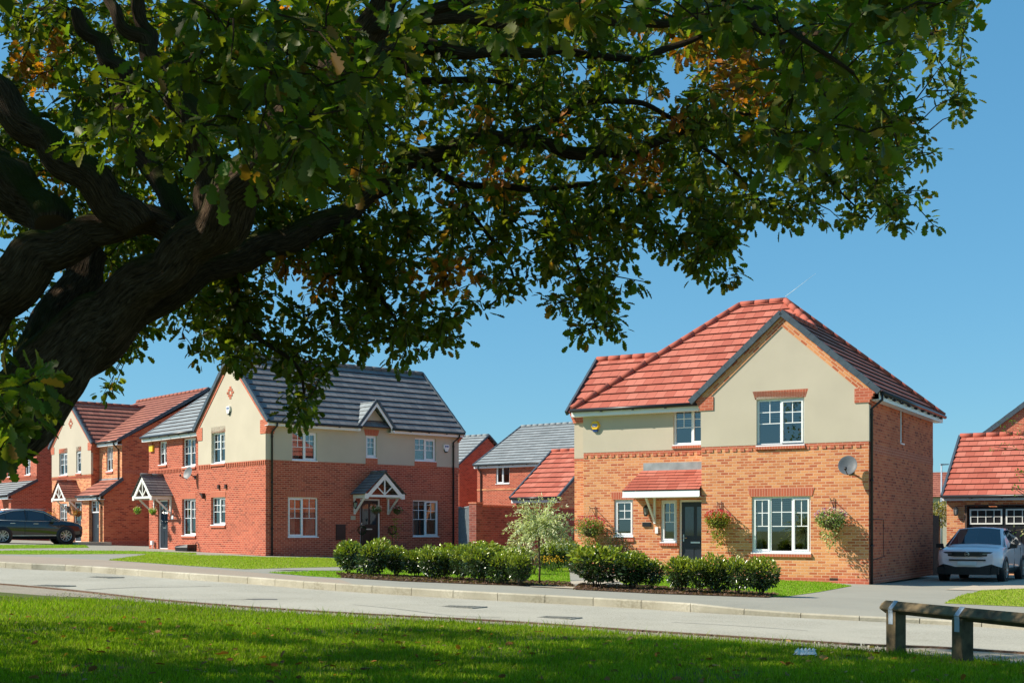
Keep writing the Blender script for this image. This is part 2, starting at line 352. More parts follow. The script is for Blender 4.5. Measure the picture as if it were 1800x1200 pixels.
# kerb stones
mb = MB(); L = 0; seg = .0; pts = []
def resample(p, step):
    out = [Vector(p[0])]; acc = 0
    for i in range(1, len(p)):
        a, c = Vector(p[i-1]), Vector(p[i]); l = (c-a).length; t = step-acc
        while t < l: out.append(a+(c-a)*(t/l)); t += step
        acc = (acc+l) % step
    return out
ks = resample(kfs, .915)
for i in range(len(ks)-1):
    a, c = ks[i], ks[i+1]; t = (c-a).normalized(); n = Vector((-t.y, t.x)); a2 = a+t*.006; c2 = c-t*.006
    za, zc = zg(a.x, a.y), zg(c.x, c.y); ta, tc_ = za+kdrop(a.x)+.004, zc+kdrop(c.x)+.004
    P = [Vector((q.x, q.y, z)) for q, z in ((a2, za-.14), (c2, zc-.14), (c2+n*.125, zc-.14), (a2+n*.125, za-.14))]
    bev = .022
    T0, T1 = Vector((a2.x, a2.y, ta-bev)), Vector((c2.x, c2.y, tc_-bev)); U0 = Vector((*(a2+n*bev), ta)); U1 = Vector((*(c2+n*bev), tc_)); W0 = Vector((*(a2+n*.125), ta)); W1 = Vector((*(c2+n*.125), tc_))
    mb.poly([P[0], P[1], T1, T0]); mb.poly([T0, T1, U1, U0]); mb.poly([U0, U1, W1, W0]); mb.poly([P[0], T0, U0, W0, P[3]]); mb.poly([P[1], P[2], W1, U1, T1])
struct(mb.build('kerb', 'kerb'))
# near verge: edging, gravel strip, lawn
lawn_edge = [(-18, 26.6)] + PX([(0, 1040), (150, 1049), (300, 1062), (600, 1083), (900, 1098), (1200, 1121), (1500, 1142), (1650, 1152), (1800, 1168)], RD+.03) + [(9, 10.2), (14, 8.6)]
les = smooth_line(lawn_edge)
sheet('verge_path', offline(kns, -.10)[:]+[(24, 3), (14, 6.5)]+les[::-1]+[], 'gravel', RD+.008)
mb = MB(); ks = resample(kns, .915)
for i in range(len(ks)-1):
    a, c = ks[i], ks[i+1]; t = (c-a).normalized(); n = Vector((t.y, -t.x)); q = [a+t*.008, c-t*.008, c-t*.008+n*.1, a+t*.008+n*.1]
    b0 = [Vector((p.x, p.y, zg(p.x, p.y)-.2)) for p in q]; mb.prism(b0[::-1], (0, 0, .2+RD+.03))
struct(mb.build('edging_kerb', 'soil'))
sheet('front_lawn', les+[(14, -6), (-18, -6)], 'grass_base', RD+.03)
# left part of the far pavement is a worn brown surface
def strip(name, far, m, dz):
    return sheet(name, far, m, dz)
n0 = [p for p in kb if p[0] < -3.0]
strip('brown_pavement', n0+PX([(600, 1019), (470, 1008), (320, 995), (185, 984), (60, 978), (0, 976)])+[(-18.8, 38.5)], 'asphalt_brown', .006)
# lawns, beds and paths on the far side
lawns = [('garden_lawn', [(190, 984), (262, 974), (400, 976.5), (468, 979), (560, 980), (640, 984), (655, 990), (600, 996), (520, 997.5), (430, 1000), (330, 994)], 'lawn_dry'),
         ('corner_lawn', [(470, 1006), (560, 1003.5), (600, 1004), (600, 1015.5), (540, 1012)], 'lawn'),
         ('left_lawn', [(-60, 968), (60, 967), (157, 967.5), (230, 968), (345, 971.5), (345, 974), (230, 973), (60, 974), (-60, 973)], 'lawn'),
         ('strip_lawn', [(-60, 957), (0, 957.5), (150, 957.5), (157, 962), (0, 964), (-60, 964)], 'lawn'),
         ('house_lawn', [(596, 1003), (640, 996), (800, 992), (1000, 995), (1003, 1030), (800, 1024), (620, 1013)], 'lawn'),
         ('door_lawn', [(1075, 1016), (1180, 1010), (1366, 1017.5), (1450, 1023), (1497, 1029.5), (1440, 1040), (1375, 1049), (1300, 1047), (1120, 1036)], 'lawn'),
         ('right_lawn', [(1660, 1060), (1690, 1046), (1725, 1038), (1800, 1034), (1900, 1034), (1900, 1072), (1800, 1066)], 'lawn_dry'),
         ('hedge_bed', [(590, 1008), (700, 1012), (1000, 1024), (1010, 1032), (850, 1027), (700, 1021), (600, 1015)], 'soil'),
         ('shrub_bed', [(1018, 1027), (1130, 1030), (1300, 1040), (1368, 1045), (1350, 1050), (1150, 1043), (1010, 1036)], 'soil'),
         ('door_path', [(930, 1031), (985, 1024), (1060, 1018), (1150, 1012), (1180, 1012), (1060, 1026), (1012, 1035)], 'path'),
         ('house_two_path', [(480, 1002), (560, 998.8), (640, 996.5), (660, 992), (690, 992), (660, 998), (600, 1003), (545, 1003)], 'asphalt'),
         ]
LZ = lambda n: .006+(.005 if 'bed' in n else .010 if 'path' in n else 0)
for i, (n, pts, m) in enumerate(lawns): sheet(n, PX(pts), m, LZ(n))
sheet('block_paved_drive', PX([(1660, 1036), (1735, 1026), (1830, 1015), (1900, 1020), (1900, 1034), (1800, 1034), (1720, 1038)]), 'path', .012)
for pts, wd_s, nm in (([(150, 1036), (200, 1033.5), (250, 1031.7), (310, 1031), (370, 1030)], .022, 'road_seam'), ([(272, 1053), (340, 1053.5), (400, 1053.6), (440, 1053)], .016, 'road_seam'), ([(438, 1053), (460, 1052.5), (487, 1053)], .13, 'road_patch'), ([(620, 1062), (700, 1070), (790, 1081), (880, 1085)], .012, 'road_seam'), ([(1180, 1093), (1290, 1099), (1420, 1108)], .014, 'road_seam')):
    q = smooth_line(PX(pts, RD)); mb = MB(); a = offline(q, wd_s); b_ = offline(q, -wd_s)
    for i in range(len(q)-1): mb.poly([(*b_[i], zg(*b_[i])+RD+.004), (*b_[i+1], zg(*b_[i+1])+RD+.004), (*a[i+1], zg(*a[i+1])+RD+.004), (*a[i], zg(*a[i])+RD+.004)])
    struct(mb.build(nm, 'tar'))
mb = MB()
for (px, py, wd, dp) in ((810, 1066, .72, .5), (980, 1085, .62, .42), (90, 1029, .75, .5), (180, 1014, .8, .5)):
    x, y = G(px, py, RD); a = R(-28); z = zg(x, y)+RD
    o = MB(); o.box(-wd/2, wd/2, -dp/2, dp/2, -.03, .006)
    for k in range(9):
        for j in range(5): o.box(-wd/2+.05+k*(wd-.1)/9, -wd/2+.05+k*(wd-.1)/9+.03, -dp/2+.04+j*(dp-.08)/5, -dp/2+.04+j*(dp-.08)/5+.05, .006, .011)
    t = o.build('manhole_cover', 'iron', None, (x, y, z), a)
    tag(t, {810: 'square iron cover in the road in front of the hedge', 980: 'smaller iron cover in the road nearest the lawn', 90: 'iron cover in the road at far left, nearer the verge', 180: 'iron cover in the road at left, closer to the far kerb'}[px], 'manhole cover', 'iron covers set in the road')

# ------------------------------------------------------------------ house building blocks
def wall_panel(mb, ax, c, a0, a1, z0, z1, ops=(), dep=.10, inn=1, m=0):
    """flat wall on plane ax=c from a0..a1, z0..z1 with openings (a0,a1,z0,z1); reveals go inwards (inn = sign along the axis)."""
    P = (lambda a, z, d=0: (a, c+inn*d, z)) if ax == 'y' else (lambda a, z, d=0: (c+inn*d, a, z))
    def q(pts): mb.poly(pts if (ax == 'y') == (inn > 0) else pts[::-1], m)
    ops = [(max(o[0], a0), min(o[1], a1), max(o[2], z0), min(o[3], z1)) for o in ops if o[0] < a1 and o[1] > a0 and o[2] < z1 and o[3] > z0]
    xs = sorted({a0, a1, *[o[0] for o in ops], *[o[1] for o in ops]})
    for i in range(len(xs)-1):
        u0, u1 = xs[i], xs[i+1]; hs = sorted([(o[2], o[3]) for o in ops if o[0] <= u0+1e-6 and o[1] >= u1-1e-6]); z = z0
        for h0, h1 in hs+[(z1, z1)]:
            if h0 > z+1e-5: q([P(u0, z), P(u1, z), P(u1, h0), P(u0, h0)])
            z = max(z, h1)
    for o in ops:
        for A_, B_ in (((o[0], o[2]), (o[0], o[3])), ((o[1], o[3]), (o[1], o[2])), ((o[0], o[3]), (o[1], o[3])), ((o[1], o[2]), (o[0], o[2]))):
            if A_[1] == B_[1] and ((abs(A_[1]-z0) < 1e-6) or abs(A_[1]-z1) < 1e-6) and False: continue
            q([P(*A_), P(*B_), P(*B_, dep), P(*A_, dep)])
ROT = {'A': 0.0, 'B': R(90), 'L': R(-90)}     # outward -y, outward +x, outward -x
def place(face, a, c):                          # local origin of a wall-mounted piece
    return {'A': (a, c, 0), 'B': (c, a, 0), 'L': (c, -a, 0)}[face]
def window(par, face, c, a0, a1, z0, z1, lights, rec=.06, bars=True, extra=None, sill=True, fr=.055, label=None, brick_sill=False):
    """lights: list of (fraction, 'o' opening / 'f' fixed)."""
    W, H = a1-a0, z1-z0; loc = place(face, a0, c); loc = (loc[0], loc[1], z0)
    mb = MB(); y0, y1 = rec, rec+.07
    mb.box(0, W, y0, y1, 0, fr); mb.box(0, W, y0, y1, H-fr, H); mb.box(0, fr, y0, y1, fr, H-fr); mb.box(W-fr, W, y0, y1, fr, H-fr)
    x = fr; tot = W-2*fr; gx = []
    for i, (f_, k) in enumerate(lights):
        w_ = tot*f_; xa, xb = x, x+w_
        if i: mb.box(xa-fr*.4, xa+fr*.4, y0+.001, y1, fr, H-fr); xa += fr*.4
        if i < len(lights)-1: xb -= fr*.4
        za, zb = fr, H-fr
        if k == 'o':
            s_ = .042; ya = y0-.018
            mb.box(xa, xb, ya, y1-.002, za, za+s_); mb.box(xa, xb, ya, y1-.002, zb-s_, zb); mb.box(xa, xa+s_, ya, y1-.002, za+s_, zb-s_); mb.box(xb-s_, xb, ya, y1-.002, za+s_, zb-s_)
            xa += s_; xb -= s_; za += s_; zb -= s_
        gx.append((xa, xb, za, zb)); x += w_
    wo = mb.build('window', 'white', par, loc, ROT[face])
    if label: wo['label'] = label
    for (xa, xb, za, zb) in gx:
        g = MB(); g.poly([(xa, y0+.03, za), (xb, y0+.03, za), (xb, y0+.03, zb), (xa, y0+.03, zb)]); g.build('pane', 'glass', wo)
        if bars:
            g = MB(); h = zb-za; t = .011
            zt, zm = zb-h*.26, zb-h*.53
            g.box(xa, xb, y0+.018, y0+.029, zt-t, zt+t); g.box(xa, xb, y0+.018, y0+.029, zm-t, zm+t)
            xm = (xa+xb)/2; g.box(xm-t, xm+t, y0+.017, y0+.0285, zm+t, zb); g.build('glazing_bar', 'white', wo)
    if sill:
        s = MB(); s.box(-.015, W+.015, -.035, rec+.01, -.028, .006); s.build('sill', 'white', wo)
    if brick_sill:
        s = MB(); s.box(-.03, W+.03, -.055, .09, -.105, -.034); s.build('brick_sill', 'soldier', wo)
    e = extra or ''
    if 'b' in e:       # half-drawn slatted blind
        g = MB(); hb = H*(.42 if 'B' not in e else .9)
        for k in range(int(hb/.05)): zz = H-fr-.03-k*.05; g.box(fr, W-fr, y1+.05, y1+.075, zz-.034, zz)
        g.build('blind', 'blind', wo)
    if 'c' in e:       # tied curtains
        for sd in (0, 1):
            g = MB()
            for k in range(5):
                u = .05+.05*k; pts = []
                for t_ in range(9):
                    t = t_/8; z = H-fr-t*(H-2*fr); wd = (.30 if t < .05 else .30-.20*math.sin(min(t/.62, 1)*math.pi/2) if t < .62 else .10+.10*(t-.62)/.38)*W*.55
                    xx = fr+.02+k/4*wd; pts.append((xx if not sd else W-xx, y1+.07+.015*(k % 2), z))
                g.tube(pts, .028, 6, cap=False)
            g.build('curtain', 'curtain', wo)
    if 'n' in e:       # straight net or curtain panels
        for sd in (0, 1):
            g = MB()
            for k in range(8): xx = fr+.03+k*.045 if not sd else W-fr-.03-k*.045; g.tube([(xx, y1+.08+.012*(k % 2), fr), (xx, y1+.08+.012*(k % 2), H-fr)], .026, 6, cap=False)
            g.build('curtain', 'curtain', wo)
    return wo
def door(par, face, c, a0, a1, z0, z1, m, rec=.07, glass=2, letter=True, label=None):
    W, H = a1-a0, z1-z0; loc = place(face, a0, c); loc = (loc[0], loc[1], z0); f_ = .06
    mb = MB(); mb.box(0, f_, rec, rec+.07, 0, H); mb.box(W-f_, W, rec, rec+.07, 0, H); mb.box(f_, W-f_, rec, rec+.07, H-f_, H); mb.box(f_, W-f_, rec, rec+.07, 0, .035)
    fo = mb.build('door_frame', 'white', par, loc, ROT[face])
    mb = MB(); x0, x1 = f_+.003, W-f_-.003; ww = x1-x0; y = rec+.02
    mb.box(x0, x1, y, y+.045, .037, H-f_-.003)
    gz0, gz1 = H*.52, H-f_-.14
    cols = [(x0+.10, x0+ww/2-.05), (x0+ww/2+.05, x1-.10)] if glass == 2 else [(x0+ww/2-.09, x0+ww/2+.09)] if glass == 1 else []
    for (p, q) in [(x0+.10, x0+ww/2-.05), (x0+ww/2+.05, x1-.10)]:
        if not glass: mb.box(p, q, y-.012, y, gz0, gz1)
        mb.box(p, q, y-.012, y, .18, H*.36)
    d = mb.build('door', m, par, loc, ROT[face])
    if label: d['label'] = label
    for (p, q) in cols:
        g = MB(); g.box(p, q, y-.006, y-.001, gz0, gz1); g.build('door_glass', 'car_glass', d)
    g = MB(); g.box(x0+.045, x0+.075, y-.02, y-.001, .95, 1.15); g.tube([(x0+.06, y-.045, 1.05), (x0+.17, y-.045, 1.05)], .011, 6); g.build('handle', 'metal', d)
    if letter: g = MB(); g.box(x0+ww/2-.14, x0+ww/2+.14, y-.014, y-.0, H*.42, H*.42+.045); g.build('letter_plate', 'metal', d)
    return d
def clip_band(poly, v0, v1):
    def cl(pts, k, keep_above):
        out = []
        for i in range(len(pts)):
            a, b = pts[i], pts[(i+1) % len(pts)]; ia = (a[1] >= k) == keep_above or abs(a[1]-k) < 1e-9; ib = (b[1] >= k) == keep_above or abs(b[1]-k) < 1e-9
            if ia: out.append(a)
            if ia != ib: t = (k-a[1])/(b[1]-a[1]); out.append((a[0]+(b[0]-a[0])*t, k))
        return out
    p = cl(poly, v0, True); return cl(p, v1, False) if len(p) > 2 else []
def roof_plane(mb, pts, m=0, mside=1, course=.36, lift=.042, off=.0):
    """convex roof plane; pts[0]->pts[1] is the eave, seen from outside left to right."""
    p = [Vector(q) for q in pts]; e = (p[1]-p[0]).normalized(); n = Vector((0, 0, 0))
    for i in range(1, len(p)-1): n += (p[i]-p[0]).cross(p[i+1]-p[0])
    n.normalize(); f = n.cross(e); o = p[0]
    uv = [((q-o).dot(e), (q-o).dot(f)) for q in p]; vm = max(a[1] for a in uv); k = 0
    ou = hash((round(o.x, 2), round(o.y, 2))) % 7 * .11
    while k*course < vm-1e-3:
        v0, v1 = k*course, min((k+1)*course, vm); band = clip_band(uv, v0, v1)
        if len(band) >= 3:
            P = lambda a, h: o+e*a[0]+f*a[1]+n*h
            top = [P(a, off+lift*(1-(a[1]-v0)/course*.93)) for a in band]
            mb.poly(top, m, uv=[(a[0]+ou+(k % 2)*0, a[1]+.003) for a in band])
            low = [a for a in band if abs(a[1]-v0) < 1e-6]
            if len(low) >= 2:
                low.sort(); a, b = low[0], low[-1]; mb.poly([P(a, off-.01), P(b, off-.01), P(b, off+lift), P(a, off+lift)], mside)
        k += 1
def ridge(par, pts, m, name='ridge_tiles', r=.10, off=.03):
    mb = MB(); p = [Vector(q) for q in pts]
    for a, b in zip(p, p[1:]):
        l = (b-a).length; n = max(1, round(l/.45)); up = Vector((0, 0, off))
        for i in range(n):
            q0 = a+(b-a)*(i/n)+up; q1 = a+(b-a)*((i+1)/n)+up; d = (b-a).normalized()*.012
            mb.tube([q0, q1-d], [r*1.02, r*.98], 8)
    return mb.build(name, m, par)
def eaves(par, a, b, outw, h=.2, gut=True, dz=0):      # fascia board and gutter from a to b; outw = outward unit vector
    a, b, o = Vector(a), Vector(b), Vector(outw)
    mb = MB(); mb.bar(a+o*-.02+Vector((0, 0, -h/2-.03)), b+o*-.02+Vector((0, 0, -h/2-.03)), .025, h)
    mb.bar(a+o*-.14+Vector((0, 0, -h-.02)), b+o*-.14+Vector((0, 0, -h-.02)), .24, .02); mb.build('fascia', 'white', par)
    if gut:
        mb = MB(); g0, g1 = a+o*.06+Vector((0, 0, -.055)), b+o*.06+Vector((0, 0, -.055)); mb.tube([g0, g1], .056, 10)
        n = max(2, int((b-a).length/.9))
        for i in range(1, n): c = g0+(g1-g0)*(i/n); mb.box(c.x-.03, c.x+.03, c.y-.03, c.y+.03, c.z-.075, c.z-.04)
        mb.build('gutter', 'black', par)
def downpipe(par, top, wallpt, zb):
    t, w_ = Vector(top), Vector(wallpt); mb = MB()
    mb.tube([t, t+Vector((0, 0, -.14)), Vector((w_.x, w_.y, t.z-.36)), Vector((w_.x, w_.y, zb))], .036, 8)
    z = t.z-.5
    while z > zb: mb.tube([Vector((w_.x, w_.y, z)), Vector((w_.x, w_.y, z-.05))], .048, 8); z -= 1.7
    mb.build('downpipe', 'black', par)
def verge(par, pts, m='verge', w_=.075, h=.15):
    mb = MB(); p = [Vector(q) for q in pts]
    for a, b in zip(p, p[1:]):
        l = (b-a).length; n = max(1, round(l/.34)); d = (b-a)/n
        for i in range(n): mb.bar(a+d*i, a+d*(i+1.04), w_, h*(1.06 if i % 2 else 1.0))
    mb.build('verge', m, par)
def gable_wall(mb, ax, c, a0, a1, z0, apex, inn=1, m=0):
    am, za = apex; P = (lambda a, z: (a, c, z)) if ax == 'y' else (lambda a, z: (c, a, z)); q = [P(a0, z0), P(a1, z0), P(am, za)]
    mb.poly(q if (ax == 'y') == (inn > 0) else q[::-1], m)
def band_along(mb, ax, c, p, q, wd, inn, m=0, t=.02):   # brick strip following a verge, standing proud of the wall
    P = (lambda a, z, d: (a, c-inn*d, z)) if ax == 'y' else (lambda a, z, d: (c-inn*d, a, z))
    a, b = Vector(p), Vector(q); d = (b-a).normalized(); nn = Vector((d.y, -d.x));
    if nn.y > 0: nn = -nn
    k = [a, b, b+nn*wd, a+nn*wd]; L = (b-a).length
    f = [P(v.x, v.y, t) for v in k]; uv = [(0, wd), (L, wd), (L, 0), (0, 0)]
    mb.poly(f, m, uv=uv); bk = [P(v.x, v.y, -.01) for v in k]
    for i in range(4): j = (i+1) % 4; mb.poly([f[i], f[j], bk[j], bk[i]], m)
def kneeler(par, x_in, x_out, y0, y1, zt, steps=5, h=.075):   # corbelled brick bracket at the foot of a gable, along x
    mb = MB()
    for i in range(steps):
        f_ = (i+1)/steps; xo = x_in+(x_out-x_in)*f_; mb.box(x_in-.36*(1 if x_out > x_in else -1), xo, y0, y1, zt-(steps-i)*h, zt-(steps-1-i)*h-.001)
    mb.build('corbel', 'brick_plain', par)
def lintel(par, face, c, a0, a1, z, h=.225, splay=.07, m='soldier'):
    W = a1-a0; loc = place(face, a0, c); mb = MB()
    mb.prism([(-.04, -.012, 0), (W+.04, -.012, 0), (W+.04+splay, -.012, h), (-.04-splay, -.012, h)], (0, .03, 0)); return mb.build('brick_lintel', m, par, (loc[0], loc[1], z), ROT[face])
def lantern(par, face, c, a, z, m='black'):
    loc = place(face, a, c); mb = MB(); mb.box(-.03, .03, -.02, 0, -.1, .12); mb.bar((0, -.02, .1), (0, -.11, .13), .02, .02)
    mb.lathe((0, -.11, 0), [(.02, .16), (.085, .08), (.085, .07)], 6, sm=False); mb.lathe((0, -.11, 0), [(.065, -.12), (.05, -.16), (0, -.17)], 6, sm=False)
    for k in range(6):
        t = math.pi/3*k; mb.tube([(.062*math.cos(t), -.11+.062*math.sin(t), -.12), (.08*math.cos(t), -.11+.08*math.sin(t), .075)], .006, 4)
    o = mb.build('wall_lantern', m, par, (loc[0], loc[1], z), ROT[face])
    g = MB(); g.lathe((0, -.11, 0), [(.055, -.12), (.073, .07)], 6, sm=False); g.build('lantern_glass', 'lamp_glass', o)
def sat_dish(par, face, c, a, z, s=1, yaw=0):
    loc = place(face, a, c); mb = MB(); prof = [(.0, .0), (.12, .008), (.2, .024), (.26, .045), (.27, .045)]
    n = 24; cc = Vector((0, -.30, 0)); ax = Vector((math.sin(yaw), -math.cos(yaw), .35)).normalized(); u = ax.cross(Vector((0, 0, 1))).normalized(); v = u.cross(ax)
    b = len(mb.v)
    for r, h in prof:
        for j in range(n): t = 2*math.pi*j/n; mb.v.append(cc+(u*math.cos(t)*r*.92+v*math.sin(t)*r)*s+ax*h*s)
    for i in range(len(prof)-1):
        for j in range(n): j2 = (j+1) % n; mb.f.append([b+i*n+j, b+i*n+j2, b+(i+1)*n+j2, b+(i+1)*n+j]); mb.m.append(0); mb.sm.append(True); mb.uv += [(0, 0)]*4
    o = mb.build('satellite_dish', 'dish', par, (loc[0], loc[1], z), ROT[face])
    g = MB(); low = cc-v*.25*s; tip = cc+ax*.36*s-v*.26*s
    g.tube([low, tip], .014, 6); g.tube([tip, tip+v*.07], .035, 8); g.tube([cc-ax*.02, Vector((0, -.02, -.15))], .022, 6); g.box(-.07, .07, -.02, .0, -.22, -.08); g.build('feed_arm', 'black', o)
def canopy(par, face, c, am, zt, wd, pr, tile, h=.78, legs=.62, infill=True):
    """gabled porch canopy on gallows brackets: centre am, foot height zt, width wd, projection pr."""
    loc = place(face, am, c); L = (loc[0], loc[1], 0); rz = ROT[face]; hw = wd/2; za = zt+h
    root = MB()
    root.box(-hw+.03, -hw+.14, -pr+.03, -.001, zt-.17, zt-.03); root.box(hw-.14, hw-.03, -pr+.03, -.001, zt-.17, zt-.03)   # side plates
    y = -pr
    for s_ in (-1, 1):
        root.bar((s_*(hw+.03), y, zt-.06), (0, y, za-.05), .05, .15, up=(0, -1, 0)) if False else root.prism([(s_*(hw+.06), y, zt-.13), (s_*(hw-.14), y, zt-.13), (0, y, za-.20), (0, y, za), ][::s_], (0, .045, 0))
        root.prism([(s_*(hw+.06), y-.006, zt-.20), (s_*(hw-.10), y-.006, zt-.20), (s_*(hw-.10), y-.006, zt+.0), (s_*(hw+.06), y-.006, zt+.0)][::s_], (0, .05, 0))
    root.box(-hw+.1, hw-.1, y+.01, y+.05, zt-.13, zt-.04)
    if infill:
        root.bar((0, y+.035, zt-.04), (0, y+.035, za-.15), .05, .03, up=(0, -1, 0))
        for s_ in (-1, 1): root.bar((0, y+.04, zt-.03), (s_*hw*.42, y+.04, zt+h*.36), .045, .028, up=(0, -1, 0))
    co = root.build('porch_canopy', 'offwhite', par, L, rz)
    for s_ in (-1, 1):      # brackets
        g = MB(); x = s_*(hw-.085); g.box(x-.035, x+.035, -.06, -.001, zt-.17-legs, zt-.17)
        g.bar((x, -.05, zt-.12-legs), (x, -pr*.72, zt-.17), .06, .06, up=(1, 0, 0)); g.build('bracket', 'offwhite', co)
    mb = MB(); ov = .10
    k = h/hw; zl = zt-ov*k*.2
    roof_plane(mb, [(-hw-.1, 0, zt-.02), (-hw-.1, -pr-.06, zt-.02), (0, -pr-.06, za+.06), (0, 0, za+.06)], course=.17, lift=.018)
    roof_plane(mb, [(hw+.1, -pr-.06, zt-.02), (hw+.1, 0, zt-.02), (0, 0, za+.06), (0, -pr-.06, za+.06)], course=.17, lift=.018)
    mb.build('canopy_roof', [tile, 'tile_side_shade'], co); ridge(co, [(0, -pr-.06, za+.05), (0, 0, za+.05)], tile, r=.06)
    return co
def meter_box(par, face, c, a0, a1, z0, z1):
    loc = place(face, a0, c); mb = MB(); mb.box(0, a1-a0, -.035, 0, z0, z1); mb.box(.02, a1-a0-.02, -.045, -.034, z0+.02, z1-.02); return mb.build('meter_box', 'meter', par, (loc[0], loc[1], 0), ROT[face])
def alarm_hex(par, face, c, a, z, r=.155, text='ADT'):
    loc = place(face, a, c); mb = MB(); pr = [(r*math.cos(R(60*k)), r*math.sin(R(60*k))) for k in range(6)]
    mb.prism([(x, -.01, y) for x, y in pr], (0, .01, 0)); f = [(x*.86, -.085, y*.86) for x, y in pr]; bk = [(x, -.01, y) for x, y in pr]
    mb.poly(f)
    for i in range(6): j = (i+1) % 6; mb.poly([bk[i], bk[j], f[j], f[i]])
    o = mb.build('alarm_box', 'yellow', par, (loc[0], loc[1], z), ROT[face])
    g = MB(); g.prism([(-.09, -.07, -.12), (.09, -.07, -.12), (.06, -.06, -.19), (-.06, -.06, -.19)], (0, .06, 0)); g.build('strobe', 'blue', o)
    g = MB(); g.box(-.085, .085, -.089, -.084, -.045, .045); g.build('badge', 'blue', o)
    cu = bpy.data.curves.new('lettering', 'FONT'); cu.body = text; cu.size = .095; cu.extrude = .001; cu.align_x = 'CENTER'; cu.align_y = 'CENTER'; cu.materials.append(M['whitebox'])
    t0_ = bpy.data.objects.new('lettering', cu); COL.objects.link(t0_); dg = bpy.context.evaluated_depsgraph_get(); me_ = bpy.data.meshes.new_from_object(t0_.evaluated_get(dg)); bpy.data.objects.remove(t0_)
    t = bpy.data.objects.new('lettering', me_); COL.objects.link(t); t.parent = o; t.location = (0, -.092, 0); t.rotation_euler = (R(90), 0, 0); t.scale = (.85, 1, 1)
def alarm_white(par, face, c, a, z):
    loc = place(face, a, c); mb = MB(); p = [(-.12, .14), (.12, .14), (.14, .02), (.06, -.14), (-.06, -.14), (-.14, .02)]
    mb.prism([(x, -.075, y) for x, y in p], (0, .075, 0)); o = mb.build('alarm_box', 'whitebox', par, (loc[0], loc[1], z), ROT[face])
    g = MB(); g.box(-.09, -.01, -.08, -.074, .03, .09); g.box(.01, .09, -.08, -.074, .03, .09); g.build('badge', 'blue', o)
    g = MB(); g.prism([(-.11, -.05, -.06), (.11, -.05, -.06), (.05, -.05, -.19), (-.05, -.05, -.19)], (0, .045, 0)); g.build('strobe', 'black', o)

# ------------------------------------------------------------------ house one: cream gable, buff brick, red hipped roof
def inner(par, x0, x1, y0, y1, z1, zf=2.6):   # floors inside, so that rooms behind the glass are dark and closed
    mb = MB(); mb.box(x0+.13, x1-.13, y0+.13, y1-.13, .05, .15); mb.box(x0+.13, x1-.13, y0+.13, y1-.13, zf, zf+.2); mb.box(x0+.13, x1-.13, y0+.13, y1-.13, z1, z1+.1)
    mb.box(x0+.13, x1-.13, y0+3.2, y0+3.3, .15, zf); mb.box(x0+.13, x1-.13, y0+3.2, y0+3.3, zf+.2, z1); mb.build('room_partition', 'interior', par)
H1 = empty('detached_house', (9.262, 32.5, 0), R(-30), 'detached house of buff brick and cream render with a red hipped roof', 'house')
gw = (-3.16, -1.53, .80, 2.32); uw = (-3.02, -1.70, 3.70, 4.95)
lw_s = (-7.65, -7.03, 1.23, 2.31); lw_side = (-6.16, -5.66, 1.07, 2.28); ldoor = (-5.60, -4.64, .14, 2.28); lw_u = (-5.76, -4.66, 3.86, 4.90)
sw = (3.55, 3.95, 3.88, 4.86)
mb = MB()
wall_panel(mb, 'y', 0, -4.61, 0, 0, 3.72, [gw, uw]); wall_panel(mb, 'y', .75, -8.65, -4.61, 0, 3.72, [lw_s, lw_side, ldoor, lw_u])
wall_panel(mb, 'y', 1.65, -9.42, -8.65, 0, 3.62)
mb.build('brick_wall', 'brick_buff', H1)
mb = MB(); wall_panel(mb, 'x', 0, 0, 8.0, 0, 5.0, [sw], inn=-1); wall_panel(mb, 'x', -4.61, 0, .75, 0, 3.72, inn=1); wall_panel(mb, 'x', -8.65, .75, 1.65, 0, 3.6, inn=1)
wall_panel(mb, 'x', -9.42, 1.65, 5.4, 0, 5.0, inn=1); wall_panel(mb, 'y', 8.0, -8.65, 0, 0, 5.0, inn=-1); wall_panel(mb, 'y', 5.4, -9.42, -8.65, 0, 5.0, inn=-1); wall_panel(mb, 'x', -8.65, 5.4, 8.0, 0, 5, inn=1)
gable_wall(mb, 'x', -9.42, 1.65, 5.4, 5.0, (3.5, 6.7), inn=1)
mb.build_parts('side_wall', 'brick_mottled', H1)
mb = MB(); P = .012
wall_panel(mb, 'y', -P, -4.61-P, 0, 3.72, 5.02, [uw]); gable_wall(mb, 'y', -P, -4.61-P, 0, 5.02, (-2.31, 7.02))
wall_panel(mb, 'y', .75-P, -8.65-P, -4.61, 3.72, 5.0, [lw_u]); wall_panel(mb, 'x', -8.65-P, .75-P, 1.65, 3.72, 5.0, inn=1); wall_panel(mb, 'y', 1.65-P, -9.42, -8.65-P, 3.62, 5.0)
wall_panel(mb, 'x', -4.61-P, -P, .75, 3.72, 5.02, inn=1)
mb.poly([(-4.61, -P, 3.72), (0, -P, 3.72), (0, 0, 3.72), (-4.61, 0, 3.72)]); mb.poly([(-8.65, .75-P, 3.72), (-4.61, .75-P, 3.72), (-4.61, .75, 3.72), (-8.65, .75, 3.72)])
mb.poly([(.0, -P, 3.72), (.0, .22, 3.72), (.0, .22, 5.0), (.0, -P, 5.0)], uv=[(0, 0)]*4) if False else None
mb.box(-.001, P, -P, .20, 3.72, 4.67)
mb.build('rendered_wall', 'render', H1)
mb = MB()   # plinth, dentil string courses, kneelers, verge bricks
mb.box(-4.61, .008, -.008, .02, 0, .15); mb.box(-8.65, -4.62, .742, .77, 0, .15); mb.box(.0, .008, .02, 8.0, 0, .15)
mb.box(0, .006, .0, 8.0, 3.45, 3.68)
for i in range(int(4.5/.225)): mb.box(-4.6+i*.225, -4.6+i*.225+.11, -.02, 0, 3.56, 3.64)
